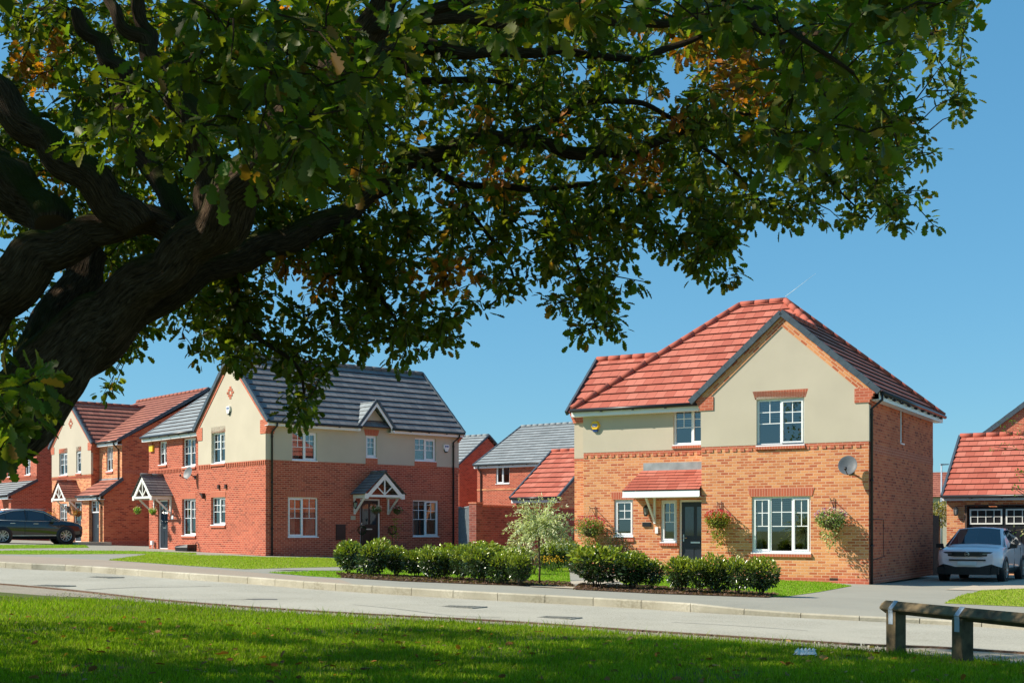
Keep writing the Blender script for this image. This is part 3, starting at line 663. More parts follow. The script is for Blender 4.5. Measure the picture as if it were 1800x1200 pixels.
mb.box(-4.61, 0, -.006, 0, 3.645, 3.715); mb.box(-8.65, -4.62, .744, .76, 3.645, 3.715); mb.box(-9.42, -8.66, 1.644, 1.66, 3.545, 3.615)
for i in range(int(4.0/.225)): mb.box(-8.64+i*.225, -8.64+i*.225+.11, .73, .75, 3.56, 3.64)
mb.build_parts('string_course', 'brick_plain', H1)
mb = MB(); kneeler(H1, .0, .20, -.035, .12, 5.10, 5); kneeler(H1, -4.61, -4.80, -.035, .12, 5.10, 5)
kneeler(H1, -9.42, -9.58, 1.60, 1.78, 5.08, 5)
mb = MB(); band_along(mb, 'y', -P, (.12, 5.06), (-2.31, 7.20), .24, 1); band_along(mb, 'y', -P-.002, (-2.31, 7.20), (-4.74, 5.06), .24, 1); mb.build('verge_brick', 'brick_buff', H1)
# roofs
TP = .87; E = .27; z0 = 4.98
def zr(d): return z0+TP*d
mb = MB()
xr, xl, yf, yb = .27, -8.92, .75-.27, 8.25; half = (yb-yf)/2; zt = z0+TP*half; ym = (yf+yb)/2
R1 = (xr-half, ym, zt); R0 = (xl+half, ym, zt)
roof_plane(mb, [(xl, yf, z0), (xr, yf, z0), R1, R0]); roof_plane(mb, [(xr, yb, z0), (xl, yb, z0), R0, R1]); roof_plane(mb, [(xl, yb, z0), (xl, yf, z0), R0])
gx = -2.31; gh = xr-gx; gz = z0+TP*gh; gy = -.08
roof_plane(mb, [(xr, gy, z0), (xr, yb, z0), R1, (gx, yf+gh, gz), (gx, gy, gz)])
roof_plane(mb, [(2*gx-xr, yf+.0, z0), (2*gx-xr, gy, z0), (gx, gy, gz), (gx, yf+gh, gz)])
# low left wing
wr = 3.5; wz = z0+.02; wl = -9.55; wrise = 1.86
roof_plane(mb, [(wl, 1.38, wz), (-6, 1.38, wz), (-6, wr, wz+wrise), (wl, wr, wz+wrise)]); roof_plane(mb, [(-6, 5.62, wz), (wl, 5.62, wz), (wl, wr, wz+wrise), (-6, wr, wz+wrise)])
mb.build('roof', ['tile_red', 'tile_side_shade'], H1)
ridge(H1, [(xl, yf, z0+.02), R0, R1, (gx, yf+gh, gz)], 'tile_red', r=.10); ridge(H1, [(xr, yb, z0+.02), R1], 'tile_red', r=.1)
ridge(H1, [(wl, wr, wz+wrise), (-7, wr, wz+wrise)], 'tile_red', r=.10); ridge(H1, [(gx, gy, gz), (gx, yf+gh, gz)], 'tile_red', r=.09)
verge(H1, [(xr+.02, gy, z0+.0), (gx, gy, gz+.02), (2*gx-xr-.02, gy, z0)]); verge(H1, [(wl, 1.36, wz), (wl, wr, wz+wrise+.02)])
eaves(H1, (-8.93, yf, z0+.04), (-4.86, yf, z0+.04), (0, -1, 0)); eaves(H1, (xr, .1, z0+.04), (xr, 8.2, z0+.04), (1, 0, 0))
for i in range(9): yy = .6+i*.88; mb = MB(); mb.tube([(xr-.02, yy, z0-.05), (xr+.05, yy, z0-.10), (xr+.09, yy, z0-.08)], .03, 6); mb.build('gutter_bracket', 'black', H1)
downpipe(H1, (xr+.05, .12, z0-.05), (.05, .12, 0), .0)
mb = MB(); mb.tube([(.02, .03, 2.9), (.02, .03, .62)], .008, 5); mb.tube([(.02, .28, 1.7), (.02, 1.5, 1.7), (.02, 1.52, .7), (.02, .28, .62)], .008, 5); mb.build('cable', 'black', H1)
window(H1, 'A', 0, *gw, [(.30, 'o'), (.40, 'f'), (.30, 'o')], extra='bc', brick_sill=True); window(H1, 'A', 0, *uw, [(.5, 'f'), (.5, 'o')], extra='b', brick_sill=True)
window(H1, 'A', .75, *lw_s, [(1, 'o')]); window(H1, 'A', .75, *lw_side, [(1, 'o')], brick_sill=True); window(H1, 'A', .75, *lw_u, [(.5, 'f'), (.5, 'o')], extra='b', brick_sill=True)
window(H1, 'B', 0, *sw, [(1, 'o')], bars=False)
mb = MB(); mb.box(-7.68, -7.0, .70, .80, 1.08, 1.16); mb.build('brick_sill', 'soldier', H1)
mb = MB(); mb.box(-5.66, -5.60, .80, .87, .14, 2.28); mb.build('door_post', 'offwhite', H1)
door(H1, 'A', .75, -5.60, -4.64, .14, 2.28, 'door_dark', glass=2)
lintel(H1, 'A', 0, gw[0], gw[1], gw[3]); lintel(H1, 'A', 0, uw[0], uw[1], uw[3]); lintel(H1, 'A', .75, lw_s[0], lw_s[1], lw_s[3])
mb = MB(); roof_plane(mb, [(-6.98, -.12, 2.54), (-4.63, -.12, 2.54), (-4.63, .74, 3.14), (-6.98+.24, .74, 3.14)], course=.15, lift=.02); mb.poly([(-6.98, -.12, 2.52), (-6.74, .74, 3.12), (-6.98, .74, 2.5)])
co = mb.build('porch_roof', ['tile_red', 'tile_side_shade'], H1)
mb = MB(); mb.box(-6.98, -4.63, -.10, -.07, 2.34, 2.52); mb.box(-6.98, -4.63, -.13, -.10, 2.34, 2.37); mb.box(-6.97, -4.63, -.07, .74, 2.34, 2.36); mb.box(-6.98, -6.95, -.07, .74, 2.34, 2.50); mb.build('porch_fascia', 'white', co)
mb = MB(); mb.box(-6.70, -4.63, .735, .748, 3.10, 3.36); mb.build('flashing', 'lead', co)
mb = MB(); mb.box(-6.36, -6.30, .69, .749, 1.6, 2.34); mb.bar((-6.33, .69, 1.68), (-6.33, .08, 2.34), .055, .055, up=(1, 0, 0)); mb.build('bracket', 'offwhite', co)
alarm_hex(H1, 'A', .74, -8.24, 4.52); lantern(H1, 'A', .75, -6.58, 1.98); sat_dish(H1, 'A', 0, -.46, 3.08, yaw=.12, s=.98)
mb = MB(); mb.box(-6.72, -6.46, .70, .75, 1.52, 1.64); mb.build('number_plaque', 'black', H1)
mb = MB(); mb.box(-6.32, -6.23, .71, .75, 1.32, 1.50); mb.build('doorbell', 'white', H1); mb = MB(); mb.box(-3.72, -3.60, -.006, 0, 1.28, 1.42); mb.build('vent', 'brick_buff', H1)
mb = MB(); mb.box(-1.02, -.80, -.010, 0, .085, .15); mb.build('air_brick', 'meter', H1)
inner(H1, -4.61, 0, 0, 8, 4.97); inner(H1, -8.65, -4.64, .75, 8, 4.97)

# ------------------------------------------------------------------ house two: red brick, cream gable, grey roof
H2 = empty('semi_detached_house', (-9.054, 46, .46), R(-49), 'red brick house with cream upper walls, tall gable and dark grey roof', 'house')
au = (-4.18, -3.07, 3.56, 4.75); ag = (-4.23, -3.07, 1.16, 2.24)
w1 = (-9.83, -9.06, 3.75, 4.75); w2 = (-7.60, -6.42, 3.57, 4.75); wt = (-7.64, -6.42, .74, 2.25); wd_ = (-9.90, -8.96, .16, 2.24)
bu = [(1.11, 2.20, 3.57, 4.64), (4.43, 4.94, 3.80, 4.66), (6.80, 7.87, 3.76, 4.68)]; bl = (.94, 2.25, .70, 2.19); br = (6.71, 8.01, .70, 2.17); bd = (4.16, 5.13, .10, 2.18)
XL = -10.78; CY = 3.55
mb = MB(); wall_panel(mb, 'y', 0, -5.28, 0, -.1, CY, [ag, au]); wall_panel(mb, 'y', .45, XL, -5.28, -.1, 5.0, [w1, w2, wt, wd_])
wall_panel(mb, 'x', 0, 0, 9.06, -.1, CY, [bl, br, bd]+bu, inn=-1)
wall_panel(mb, 'x', XL, .45, 9.06, -.1, 5.0, inn=1); wall_panel(mb, 'y', 9.06, XL, 0, -.1, 5.0, inn=-1); wall_panel(mb, 'x', -5.28, 0, .45, -.1, CY, inn=1)
gable_wall(mb, 'y', 9.06, -5.28, 0, 5.0, (-2.64, 7.45), inn=-1); gable_wall(mb, 'x', XL, .45, 9.06, 5.0, (4.75, 8.0), inn=1)
mb.build('brick_wall', 'brick_red', H2)
mb = MB(); wall_panel(mb, 'y', -P, -5.28-P, P, CY, 5.0, [au]); gable_wall(mb, 'y', -P, -5.28-P, P, 5.0, (-2.64, 7.45))
wall_panel(mb, 'x', P, -P, 9.06, CY, 5.0, bu, inn=-1); wall_panel(mb, 'x', -5.28-P, -P, .45, CY, 5.0, inn=1)
gable_wall(mb, 'x', P, 3.95, 5.48, 5.0, (4.72, 5.80), inn=-1)
mb.poly([(-5.28, -P, CY), (P, -P, CY), (P, 0, CY), (-5.28, 0, CY)])
mb.build('rendered_wall', 'render', H2)
mb = MB()
for a, b_ in ((-5.24, -4.25), (-3.0, -.05)):
    k = a
    while k < b_: mb.box(k, k+.065, -.035, 0, CY-.16, CY-.03); k += .14
k = XL+.05
while k < -7.7: mb.box(k, k+.065, .415, .45, CY-.16, CY-.03); k += .14
mb.box(-5.28, 0, -.012, 0, CY-.03, CY-.001); mb.box(XL, -5.3, .44, .45, CY-.03, CY+.04)
for a, b_, z in ((1.11, 2.20, 3.57), (4.43, 4.94, 3.80), (6.80, 7.87, 3.76)): mb.box(0, .0145, a-.02, b_+.04, CY-.02, z)
for cx in (0,):      # small brick diamond high in the gable
    for dx, dz in ((-.2, 0), (-.1, .1), (-.1, -.1), (0, .2), (.1, .1), (.1, -.1), (.2, 0), (0, -.2), (-.15, .0), (.15, 0), (0, .12), (0, -.12)): mb.box(-2.64+dx-.07, -2.64+dx+.07, -.028, -.01, 6.22+dz-.04, 6.22+dz+.04)
mb.build_parts('dentil_course', 'brick_plain', H2)
mb = MB(); kneeler(H2, 0, .22, -.03, .34, 5.02, 6, .085); kneeler(H2, -5.28, -5.48, -.03, .15, 5.02, 6, .085); kneeler(H2, XL, XL-.18, .41, .55, 5.0, 5)
for i in range(5): mb.box(-.12, .05+.04*i, 9.0, 9.08+.045*i, 5.0-(5-i)*.085, 5.0-(4-i)*.085-.001)
mb.build_parts('corbel', 'brick_plain', H2)
mb = MB(); band_along(mb, 'y', -P, (.14, 5.0), (-2.64, 7.55), .15, 1); band_along(mb, 'y', -P-.002, (-2.64, 7.55), (-5.42, 5.0), .15, 1); mb.build('verge_brick', 'brick_plain', H2)
mb = MB(); ex = .27; rz_ = 7.66; z0 = 4.96
roof_plane(mb, [(ex, -.07, z0), (ex, 9.16, z0), (-2.64, 9.16, rz_), (-2.64, -.07, rz_)]); roof_plane(mb, [(-5.55, 9.16, z0), (-5.55, -.07, z0), (-2.64, -.07, rz_), (-2.64, 9.16, rz_)])
mb.build('roof', ['tile_lichen', 'tile_side_shade'], H2)
mb = MB(); rw = 8.0
roof_plane(mb, [(XL-.2, .18, 4.96), (-4, .18, 4.96), (-4, 4.75, rw+.05), (XL-.2, 4.75, rw+.05)]); roof_plane(mb, [(-4, 9.3, 4.96), (XL-.2, 9.3, 4.96), (XL-.2, 4.75, rw+.05), (-4, 4.75, rw+.05)])
mb.build('lower_roof', ['tile_slate', 'tile_side_shade'], H2)
ridge(H2, [(-2.64, -.07, rz_), (-2.64, 9.16, rz_)], 'tile_grey', r=.10)
verge(H2, [(ex+.02, -.07, z0), (-2.64, -.07, rz_+.03), (-5.57, -.07, z0)]); verge(H2, [(ex+.0, 9.16, z0), (-2.64, 9.16, rz_+.03)]); verge(H2, [(XL-.2, .16, 4.96), (XL-.2, 4.75, rw+.07)], 'lead', .05, .06)
eaves(H2, (ex, -.05, z0+.03), (ex, 4.02, z0+.03), (1, 0, 0), h=.17); eaves(H2, (ex, 5.46, z0+.03), (ex, 9.1, z0+.03), (1, 0, 0), h=.17); eaves(H2, (XL-.15, .18, 5.0), (-5.5, .18, 5.0), (0, -1, 0))
downpipe(H2, (ex+.05, .30, z0-.03), (.05, .24, 0), -.1); downpipe(H2, (ex+.05, 8.86, z0-.03), (.05, 8.75, 0), -.1); downpipe(H2, (-5.62, .12, z0-.03), (-5.50, .40, 0), 3.7)
# gablet over the middle window
mb = MB(); ya, yb_, ym_ = 3.86, 5.58, 4.72; zz = 4.93; zt_ = 5.98; xf = .34
roof_plane(mb, [(-1.2, ya, zz), (xf, ya, zz), (xf, ym_, zt_), (-1.2, ym_, zt_)], course=.22, lift=.025); roof_plane(mb, [(xf, yb_, zz), (-1.2, yb_, zz), (-1.2, ym_, zt_), (xf, ym_, zt_)], course=.22, lift=.025)
go = mb.build('gablet_roof', ['tile_slate', 'tile_side_shade'], H2)
mb = MB()
for s_, y_ in ((1, ya), (-1, yb_)): mb.prism([(xf-.035, y_+.0, zz-.17), (xf-.035, y_+.0, zz-.02), (xf-.035, ym_, zt_-.03), (xf-.035, ym_, zt_-.20)][::s_], (.03, 0, 0))
mb.build('bargeboard', 'white', go); verge(go, [(xf+.01, ya-.02, zz+.03), (xf+.01, ym_, zt_+.05), (xf+.01, yb_+.02, zz+.03)], h=.10, w_=.05)
lintel(H2, 'B', P, 4.43, 4.94, 4.66, h=.24)
lintel(H2, 'A', 0, au[0], au[1], au[3], h=.24, splay=-.03); lintel(H2, 'A', 0, ag[0], ag[1], ag[3], splay=-.03); lintel(H2, 'A', .45, wt[0], wt[1], wt[3], splay=-.03)
lintel(H2, 'B', 0, bl[0], bl[1], bl[3]); lintel(H2, 'B', 0, br[0], br[1], br[3])
window(H2, 'A', 0, *au, [(.5, 'f'), (.5, 'o')], extra='bB', brick_sill=True, rec=.09); window(H2, 'A', 0, *ag, [(.5, 'f'), (.5, 'o')], extra='n', brick_sill=True, rec=.09)
window(H2, 'A', .45, *w1, [(.5, 'f'), (.5, 'o')], extra='n', brick_sill=True, rec=.09); window(H2, 'A', .45, *w2, [(.5, 'f'), (.5, 'o')], extra='b', brick_sill=True, rec=.09); window(H2, 'A', .45, *wt, [(.5, 'f'), (.5, 'o')], extra='bB', brick_sill=True, rec=.09)
window(H2, 'B', 0, *bl, [(.5, 'o'), (.5, 'f')], extra='n'); window(H2, 'B', 0, *br, [(.5, 'f'), (.5, 'o')], extra='n')
window(H2, 'B', 0, *bu[0], [(.5, 'f'), (.5, 'o')], extra='n'); window(H2, 'B', 0, *bu[1], [(1, 'o')], extra='bB'); window(H2, 'B', 0, *bu[2], [(.5, 'f'), (.5, 'o')], extra='bB')
door(H2, 'B', 0, *bd, 'door_brown', label='dark brown front door with two glazed strips'); door(H2, 'A', .45, *wd_, 'door_dark', label='navy front door beside the tall window')
mb = MB(); mb.box(-10.1, -8.85, .05, .45, -.1, .12); mb.build('door_step', 'kerb', H2)
canopy(H2, 'B', 0, 4.68, 2.36, 1.75, .95, 'tile_grey', h=.78); canopy(H2, 'A', .45, -9.42, 2.42, 1.75, .95, 'tile_lichen', h=.80)
sat_dish(H2, 'A', .45, -6.45, 3.27, yaw=.2); alarm_white(H2, 'A', -P, -2.72, 5.56); alarm_white(H2, 'B', P, 8.37, 4.33)
mb = MB(); mb.box(-10.62, -10.28, .37, .45, 4.35, 4.62); mb.build('alarm_box', 'yellow', H2)
meter_box(H2, 'B', 0, 3.04, 3.47, .58, 1.18); lantern(H2, 'B', 0, 3.88, 1.95); mb = MB(); mb.box(0, .02, 3.72, 3.94, 1.36, 1.52); mb.build('number_plaque', 'path', H2)
mb = MB(); mb.box(-8.62, -8.42, .43, .45, 1.40, 1.58); mb.build('number_plaque', 'whitebox', H2); mb = MB()
for a in (-3.62, -3.05): mb.box(a, a+.12, -.06, 0, 2.56, 2.72)
mb.prism([(-5.0, 0, 2.42), (-4.74, 0, 2.42), (-4.74, -.0, 2.2)], (0, -.12, 0)); mb.build_parts('vent', 'meter', H2)
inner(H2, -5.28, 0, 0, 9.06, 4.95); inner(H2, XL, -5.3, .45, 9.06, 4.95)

# ------------------------------------------------------------------ house three: cream gable and brown-red roof, far left
H3 = empty('garage_house', (-18.7, 60, .74), R(-49), 'house with narrow cream gable, brown-red roof and single garage behind the black car', 'house')
gx0, gx1, gyf = -7.75, -2.66, -.42
g1 = (-6.75, -5.65, 3.50, 4.65); g2 = (-4.50, -3.88, 3.55, 4.65); g3 = (-6.75, -5.70, .60, 2.05); gd = (-4.85, -3.90, .1, 2.1); mw = (-1.81, -1.05, 3.55, 4.78)
gar = (-1.75, -.55, 0.0, 2.12)
mb = MB(); wall_panel(mb, 'y', gyf, gx0, gx1, -.1, 3.45, [g1, g2, g3, gd]); wall_panel(mb, 'y', 0, gx1, 0, 2.9, 5.0, [mw])
wall_panel(mb, 'y', -.9, -2.6, 0, -.1, 2.3, [gar], dep=.22); mb.build('brick_wall', 'brick_buff', H3)
mb = MB(); wall_panel(mb, 'x', 0, 0, 9.0, -.1, 5.0, inn=-1); gable_wall(mb, 'x', 0, 0, 9.0, 5.0, (4.5, 7.5), inn=-1); wall_panel(mb, 'x', gx1, gyf, 0, -.1, 5.0, inn=-1)
wall_panel(mb, 'x', 0, -.9, 0, -.1, 2.3, inn=-1); mb.poly([(0, -.9, 2.3), (0, 0, 2.3), (0, 0, 3.05)]); wall_panel(mb, 'x', gx0, gyf, 9, -.1, 5, inn=1); wall_panel(mb, 'x', -2.6, -.9, -.42, -.1, 2.3, inn=1)
wall_panel(mb, 'y', 9, gx0, 0, -.1, 5, inn=-1)
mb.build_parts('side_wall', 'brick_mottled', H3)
mb = MB(); wall_panel(mb, 'y', gyf-P, gx0, gx1+P, 3.45, 5.0, [g1, g2]); gable_wall(mb, 'y', gyf-P, gx0, gx1+P, 5.0, (-5.2, 6.95)); wall_panel(mb, 'x', gx1+P, gyf-P, gyf+.1, 3.45, 4.5, inn=-1); mb.build('rendered_wall', 'render', H3)
mb = MB(); band_along(mb, 'y', gyf-P, (gx1+.1, 5.0), (-5.2, 7.05), .16, 1); band_along(mb, 'y', gyf-P-.002, (-5.2, 7.05), (gx0-.1, 5.0), .16, 1); mb.build('verge_brick', 'brick_plain', H3)
mb = MB(); kneeler(H3, gx1, gx1+.18, gyf-.03, gyf+.2, 5.0, 5); kneeler(H3, gx0, gx0-.18, gyf-.03, gyf+.2, 5.0, 5)
k = gx0+.05
while k < gx1: mb.box(k, k+.065, gyf-.035, gyf, 3.28, 3.41); k += .14
for dx, dz in ((-.2, 0), (-.1, .1), (-.1, -.1), (0, .2), (.1, .1), (.1, -.1), (.2, 0), (0, -.2)): mb.box(-5.2+dx-.07, -5.2+dx+.07, gyf-.03, gyf-.01, 6.1+dz-.04, 6.1+dz+.04)
mb.box(0, .006, .0, 9, 3.4, 3.6); mb.box(0, .008, -.9, 9, -.1, .15); mb.build_parts('brick_trim', 'brick_plain', H3)
mb = MB(); z0 = 4.96
roof_plane(mb, [(-8.2, -.27, z0), (.1, -.27, z0), (.1, 4.5, 7.75), (-8.2, 4.5, 7.75)]); roof_plane(mb, [(.1, 9.27, z0), (-8.2, 9.27, z0), (-8.2, 4.5, 7.75), (.1, 4.5, 7.75)])
roof_plane(mb, [(gx1+.25, gyf-.07, z0), (gx1+.25, 5.2, z0), (-5.2, 5.2, 7.15), (-5.2, gyf-.07, 7.15)]); roof_plane(mb, [(gx0-.25, 5.2, z0), (gx0-.25, gyf-.07, z0), (-5.2, gyf-.07, 7.15), (-5.2, 5.2, 7.15)])
roof_plane(mb, [(-2.75, -1.12, 2.32), (.1, -1.12, 2.32), (.1, 0, 3.12), (-2.75, 0, 3.12)], course=.3)
mb.build('roof', ['tile_brown', 'tile_side_shade'], H3)
ridge(H3, [(-8.2, 4.5, 7.75), (.1, 4.5, 7.75)], 'tile_brown', r=.09); ridge(H3, [(-5.2, gyf-.07, 7.15), (-5.2, 3.6, 7.15)], 'tile_brown', r=.09)
verge(H3, [(gx1+.27, gyf-.07, z0), (-5.2, gyf-.07, 7.17), (gx0-.27, gyf-.07, z0)]); verge(H3, [(.12, -.27, z0), (.12, 4.5, 7.77), (.12, 9.27, z0)]); verge(H3, [(.1, -1.12, 2.32), (.1, 0, 3.14)])
eaves(H3, (-2.35, -.27, z0+.03), (.05, -.27, z0+.03), (0, -1, 0)); eaves(H3, (-2.7, -1.12, 2.36), (.05, -1.12, 2.36), (0, -1, 0))
mb = MB(); mb.box(-2.66, .05, -.02, -.001, 3.02, 3.2); mb.build('flashing', 'lead', H3)
downpipe(H3, (-.25, -.32, z0-.03), (-.3, -.05, 0), 3.1); downpipe(H3, (-.15, -1.17, 2.3), (-.2, -.95, 0), 0)
window(H3, 'A', gyf, *g1, [(.5, 'f'), (.5, 'o')], brick_sill=True, extra='n'); window(H3, 'A', gyf, *g2, [(1, 'o')], brick_sill=True); window(H3, 'A', gyf, *g3, [(.5, 'f'), (.5, 'o')], extra='n'); window(H3, 'A', 0, *mw, [(.5, 'f'), (.5, 'o')], brick_sill=True, extra='n')
door(H3, 'A', gyf, *gd, 'door_dark'); lintel(H3, 'A', gyf, g1[0], g1[1], g1[3], splay=-.03); lintel(H3, 'A', gyf, g2[0], g2[1], g2[3], splay=-.03)
canopy(H3, 'A', gyf, -4.55, 2.30, 1.7, .9, 'tile_brown', h=.78)
mb = MB(); mb.box(gar[0], gar[1], -.74, -.69, 0, 1.52); go = mb.build('garage_door', 'door_dark', H3); window(H3, 'A', -.9, gar[0], gar[1], 1.52, 2.12, [(.5, 'f'), (.5, 'f')], rec=.14, sill=False, extra='n')
mb = MB(); mb.box(-1.0, -.9, -.78, -.74, .8, .95); mb.build('handle', 'metal', go)
meter_box(H3, 'B', 0, 5.5, 6.0, .62, 1.3); mb = MB(); mb.tube([(.05, 5.75, .62), (.05, 5.75, 0)], .05, 6); mb.build('meter_pipe', 'black', H3)
mb = MB(); mb.box(0, .1, 1.35, 1.85, 1.25, 1.5); mb.tube([(.05, 1.5, 1.3), (.05, 1.48, .3)], .02, 5); mb.tube([(.05, 1.8, 1.3), (.07, 1.95, .7), (.07, 2.1, .25), (.07, 2.3, .6), (.07, 2.6, 1.1), (.06, 2.4, 1.45)], .018, 6); mb.box(0, .1, 1.35, 1.6, .2, .36)
co = mb.build('car_charger', 'black', H3); mb = MB(); mb.lathe((0, 2.35, 1.45), [(.0, .12), (.1, .1), (.1, 0)], 12, axis='x'); mb.build('charger_socket', 'whitebox', co)
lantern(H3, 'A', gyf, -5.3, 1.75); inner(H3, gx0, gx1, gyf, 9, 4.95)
mb = MB(); mb.box(-2.3, .9, -2.5, -.9, -.15, .12); mb.build('door_step', 'kerb', H3)

# house four: leftmost
H4 = empty('lean_to_house', (-26.2, 69, .86), R(-49), 'red brick house with a grey lean-to roof, leftmost beyond the oak trunk', 'house')
a_ = (-1.80, -.95, 3.65, 4.70); b_ = (-4.6, -3.9, 3.65, 4.70); d_ = (-4.10, -3.10, 0, 2.1); s2 = (-1.55, -.7, 1.3, 2.2)
mb = MB(); wall_panel(mb, 'y', 0, -8, 0, -.1, 5.1, [a_, b_, d_, s2]); wall_panel(mb, 'x', 0, 0, 9, -.1, 5.1, inn=-1); gable_wall(mb, 'x', 0, 0, 9, 5.1, (2.6, 7.6), inn=-1); wall_panel(mb, 'x', -8, 0, 9, -.1, 5.1, inn=1); wall_panel(mb, 'y', 9, -8, 0, -.1, 5.1, inn=-1)
wall_panel(mb, 'y', -1.4, -.35, 0, -.1, 2.4); wall_panel(mb, 'x', 0, -1.4, 0, -.1, 2.4, inn=-1); mb.poly([(0, -1.4, 2.4), (0, 0, 2.4), (0, 0, 3.2)]); mb.build('brick_wall', 'brick_red', H4)
mb = MB(); roof_plane(mb, [(-8.2, -.27, 5.1), (.1, -.27, 5.1), (.1, 2.5, 7.7), (-8.2, 2.5, 7.7)]); roof_plane(mb, [(.1, 9.3, 5.1), (-8.2, 9.3, 5.1), (-8.2, 2.5, 7.7), (.1, 2.5, 7.7)])
roof_plane(mb, [(-6.0, -1.6, 2.45), (.1, -1.6, 2.45), (.1, 0, 3.3), (-6.0, 0, 3.3)], course=.3); mb.build('roof', ['tile_slate', 'tile_side_shade'], H4)
verge(H4, [(.12, -.27, 5.1), (.12, 2.5, 7.72), (.12, 9.3, 5.1)]); verge(H4, [(.12, -1.6, 2.45), (.12, 0, 3.32)]); eaves(H4, (-6, -1.6, 2.48), (.05, -1.6, 2.48), (0, -1, 0)); eaves(H4, (-8, -.27, 5.13), (.05, -.27, 5.13), (0, -1, 0))
mb = MB(); k = -7.9
while k < 0: mb.box(k, k+.065, -.035, 0, 3.42, 3.55); k += .14
mb.build('dentil_course', 'brick_plain', H4)
window(H4, 'A', 0, *a_, [(.5, 'f'), (.5, 'o')], brick_sill=True, extra='n'); window(H4, 'A', 0, *b_, [(.5, 'f'), (.5, 'o')], brick_sill=True, extra='n'); window(H4, 'A', 0, *s2, [(1, 'f')])
door(H4, 'A', 0, *d_, 'offwhite'); mb = MB()
for x in (-5.7, -3.1): mb.box(x, x+.1, -1.5, -1.4, 0, 2.35); mb.bar((x+.05, -1.45, 1.7), (x+.6, -1.45, 2.35), .07, .07, up=(0, 1, 0))
mb.build('porch_post', 'offwhite', H4)

# back houses seen over the garden wall
def simple_house(name, label, loc, ang, x0, x1, dp, ez, rise, brick_, tile, ov=.25, wins=(), z=0, fas=True):
    h = empty(name, loc, R(-ang), label, 'house' if 'garage' not in name else 'garage')
    mb = MB(); wall_panel(mb, 'y', 0, x0, x1, -.3, ez, [q[:4] for q in wins]); wall_panel(mb, 'x', x1, 0, dp, -.3, ez, inn=-1); wall_panel(mb, 'x', x0, 0, dp, -.3, ez, inn=1); wall_panel(mb, 'y', dp, x0, x1, -.3, ez, inn=-1)
    gable_wall(mb, 'x', x1, 0, dp, ez, (dp/2, ez+rise*dp/(dp+2*ov)), inn=-1); gable_wall(mb, 'x', x0, 0, dp, ez, (dp/2, ez+rise*dp/(dp+2*ov)), inn=1); mb.build('brick_wall', brick_, h)
    mb = MB(); zt = ez+rise; zz = ez-.0
    roof_plane(mb, [(x0-.1, -ov, zz), (x1+.1, -ov, zz), (x1+.1, dp/2, zt), (x0-.1, dp/2, zt)]); roof_plane(mb, [(x1+.1, dp+ov, zz), (x0-.1, dp+ov, zz), (x0-.1, dp/2, zt), (x1+.1, dp/2, zt)]); mb.build('roof', [tile, 'tile_side_shade'], h)
    ridge(h, [(x0-.1, dp/2, zt), (x1+.1, dp/2, zt)], tile, r=.08); verge(h, [(x1+.12, -ov, zz), (x1+.12, dp/2, zt+.02), (x1+.12, dp+ov, zz)], h=.1); verge(h, [(x0-.12, -ov, zz), (x0-.12, dp/2, zt+.02)], h=.1)
    if fas: eaves(h, (x0-.05, -ov, zz+.03), (x1+.05, -ov, zz+.03), (0, -1, 0))
    for q in wins: window(h, 'A', 0, *q[:4], q[4], bars=q[5], extra=q[6])
    return h
H5 = simple_house('terrace_house', 'red brick house with blue-grey roof, behind the garden wall', (-2.0, 72, .2), 38, 0, 9.5, 8.6, 4.95, 2.5, 'brick_red', 'tile_slate', wins=[(1.37, 2.35, 3.85, 4.85, [(.5, 'o'), (.5, 'f')], False, 'b'), (.75, 1.9, .9, 2.0, [(.5, 'o'), (.5, 'f')], False, '')])
downpipe(H5, (.3, -.3, 4.9), (.3, -.05, 0), 0); mb = MB(); mb.box(.05, .35, -.25, 0, 2.4, 2.8); mb.build('vent', 'whitebox', H5); mb = MB(); mb.box(0, 9.5, -.03, 0, 3.5, 3.58); mb.build('string_course', 'brick_buff', H5)
H6 = simple_house('gabled_house', 'red brick house with a plain shaded gable, between the terrace and the cream house', (-3.05, 72, .3), 38, -7, 0, 5.4, 5.1, 1.95, 'brick_red', 'tile_slate')
H6.location = ((807-900)/F*75, 75, .2)
G5 = simple_house('back_garage', 'small garage with a pink-red tiled roof behind the garden wall', (1.85, 49, .15), 38, -2.15, .0, 5.2, 2.55, 2.0, 'brick_buff', 'tile_red')
# garden wall and side gate
mb = MB(); wp = [(-1.41, 42.0), (2.7, 47.9)]; a, c = Vector(wp[0]), Vector(wp[1]); d = (c-a); L = d.length; an = math.atan2(d.y, d.x)
mb.box(.35, L, -.22, 0, -.1, 1.98); mb.box(0, .36, -.26, .04, -.1, 2.08)
gwl = mb.build('garden_wall', 'garden_brick', None, (a.x, a.y, .22), an); tag(gwl, 'brown brick garden wall between the two nearest houses', 'wall')
mb = MB(); mb.box(.38, L, -.24, .02, 1.98, 2.05); mb.box(-.02, .38, -.28, .06, 2.08, 2.14); mb.build('coping', 'brick_plain', gwl)
gp0 = A(807.5, 960, 50.5); gp1 = A(830, 960, 46.0)
sg = empty('side_gate', (gp0.x, gp0.y, .35), math.atan2(gp1.y-gp0.y, gp1.x-gp0.x), 'tall grey close-boarded timber gate beside the red brick house', 'gate'); L = (gp1-gp0).length
mb = MB(); n = int(L/.125)
for k in range(n): mb.box(k*L/n, (k+1)*L/n-.012, (.0 if k % 2 else .015), .03+(.0 if k % 2 else .015), 0, 1.92)
mb.box(0, L, .045, .09, .3, .4); mb.box(0, L, .045, .09, 1.5, 1.6); mb.build('boards', 'fence', sg)
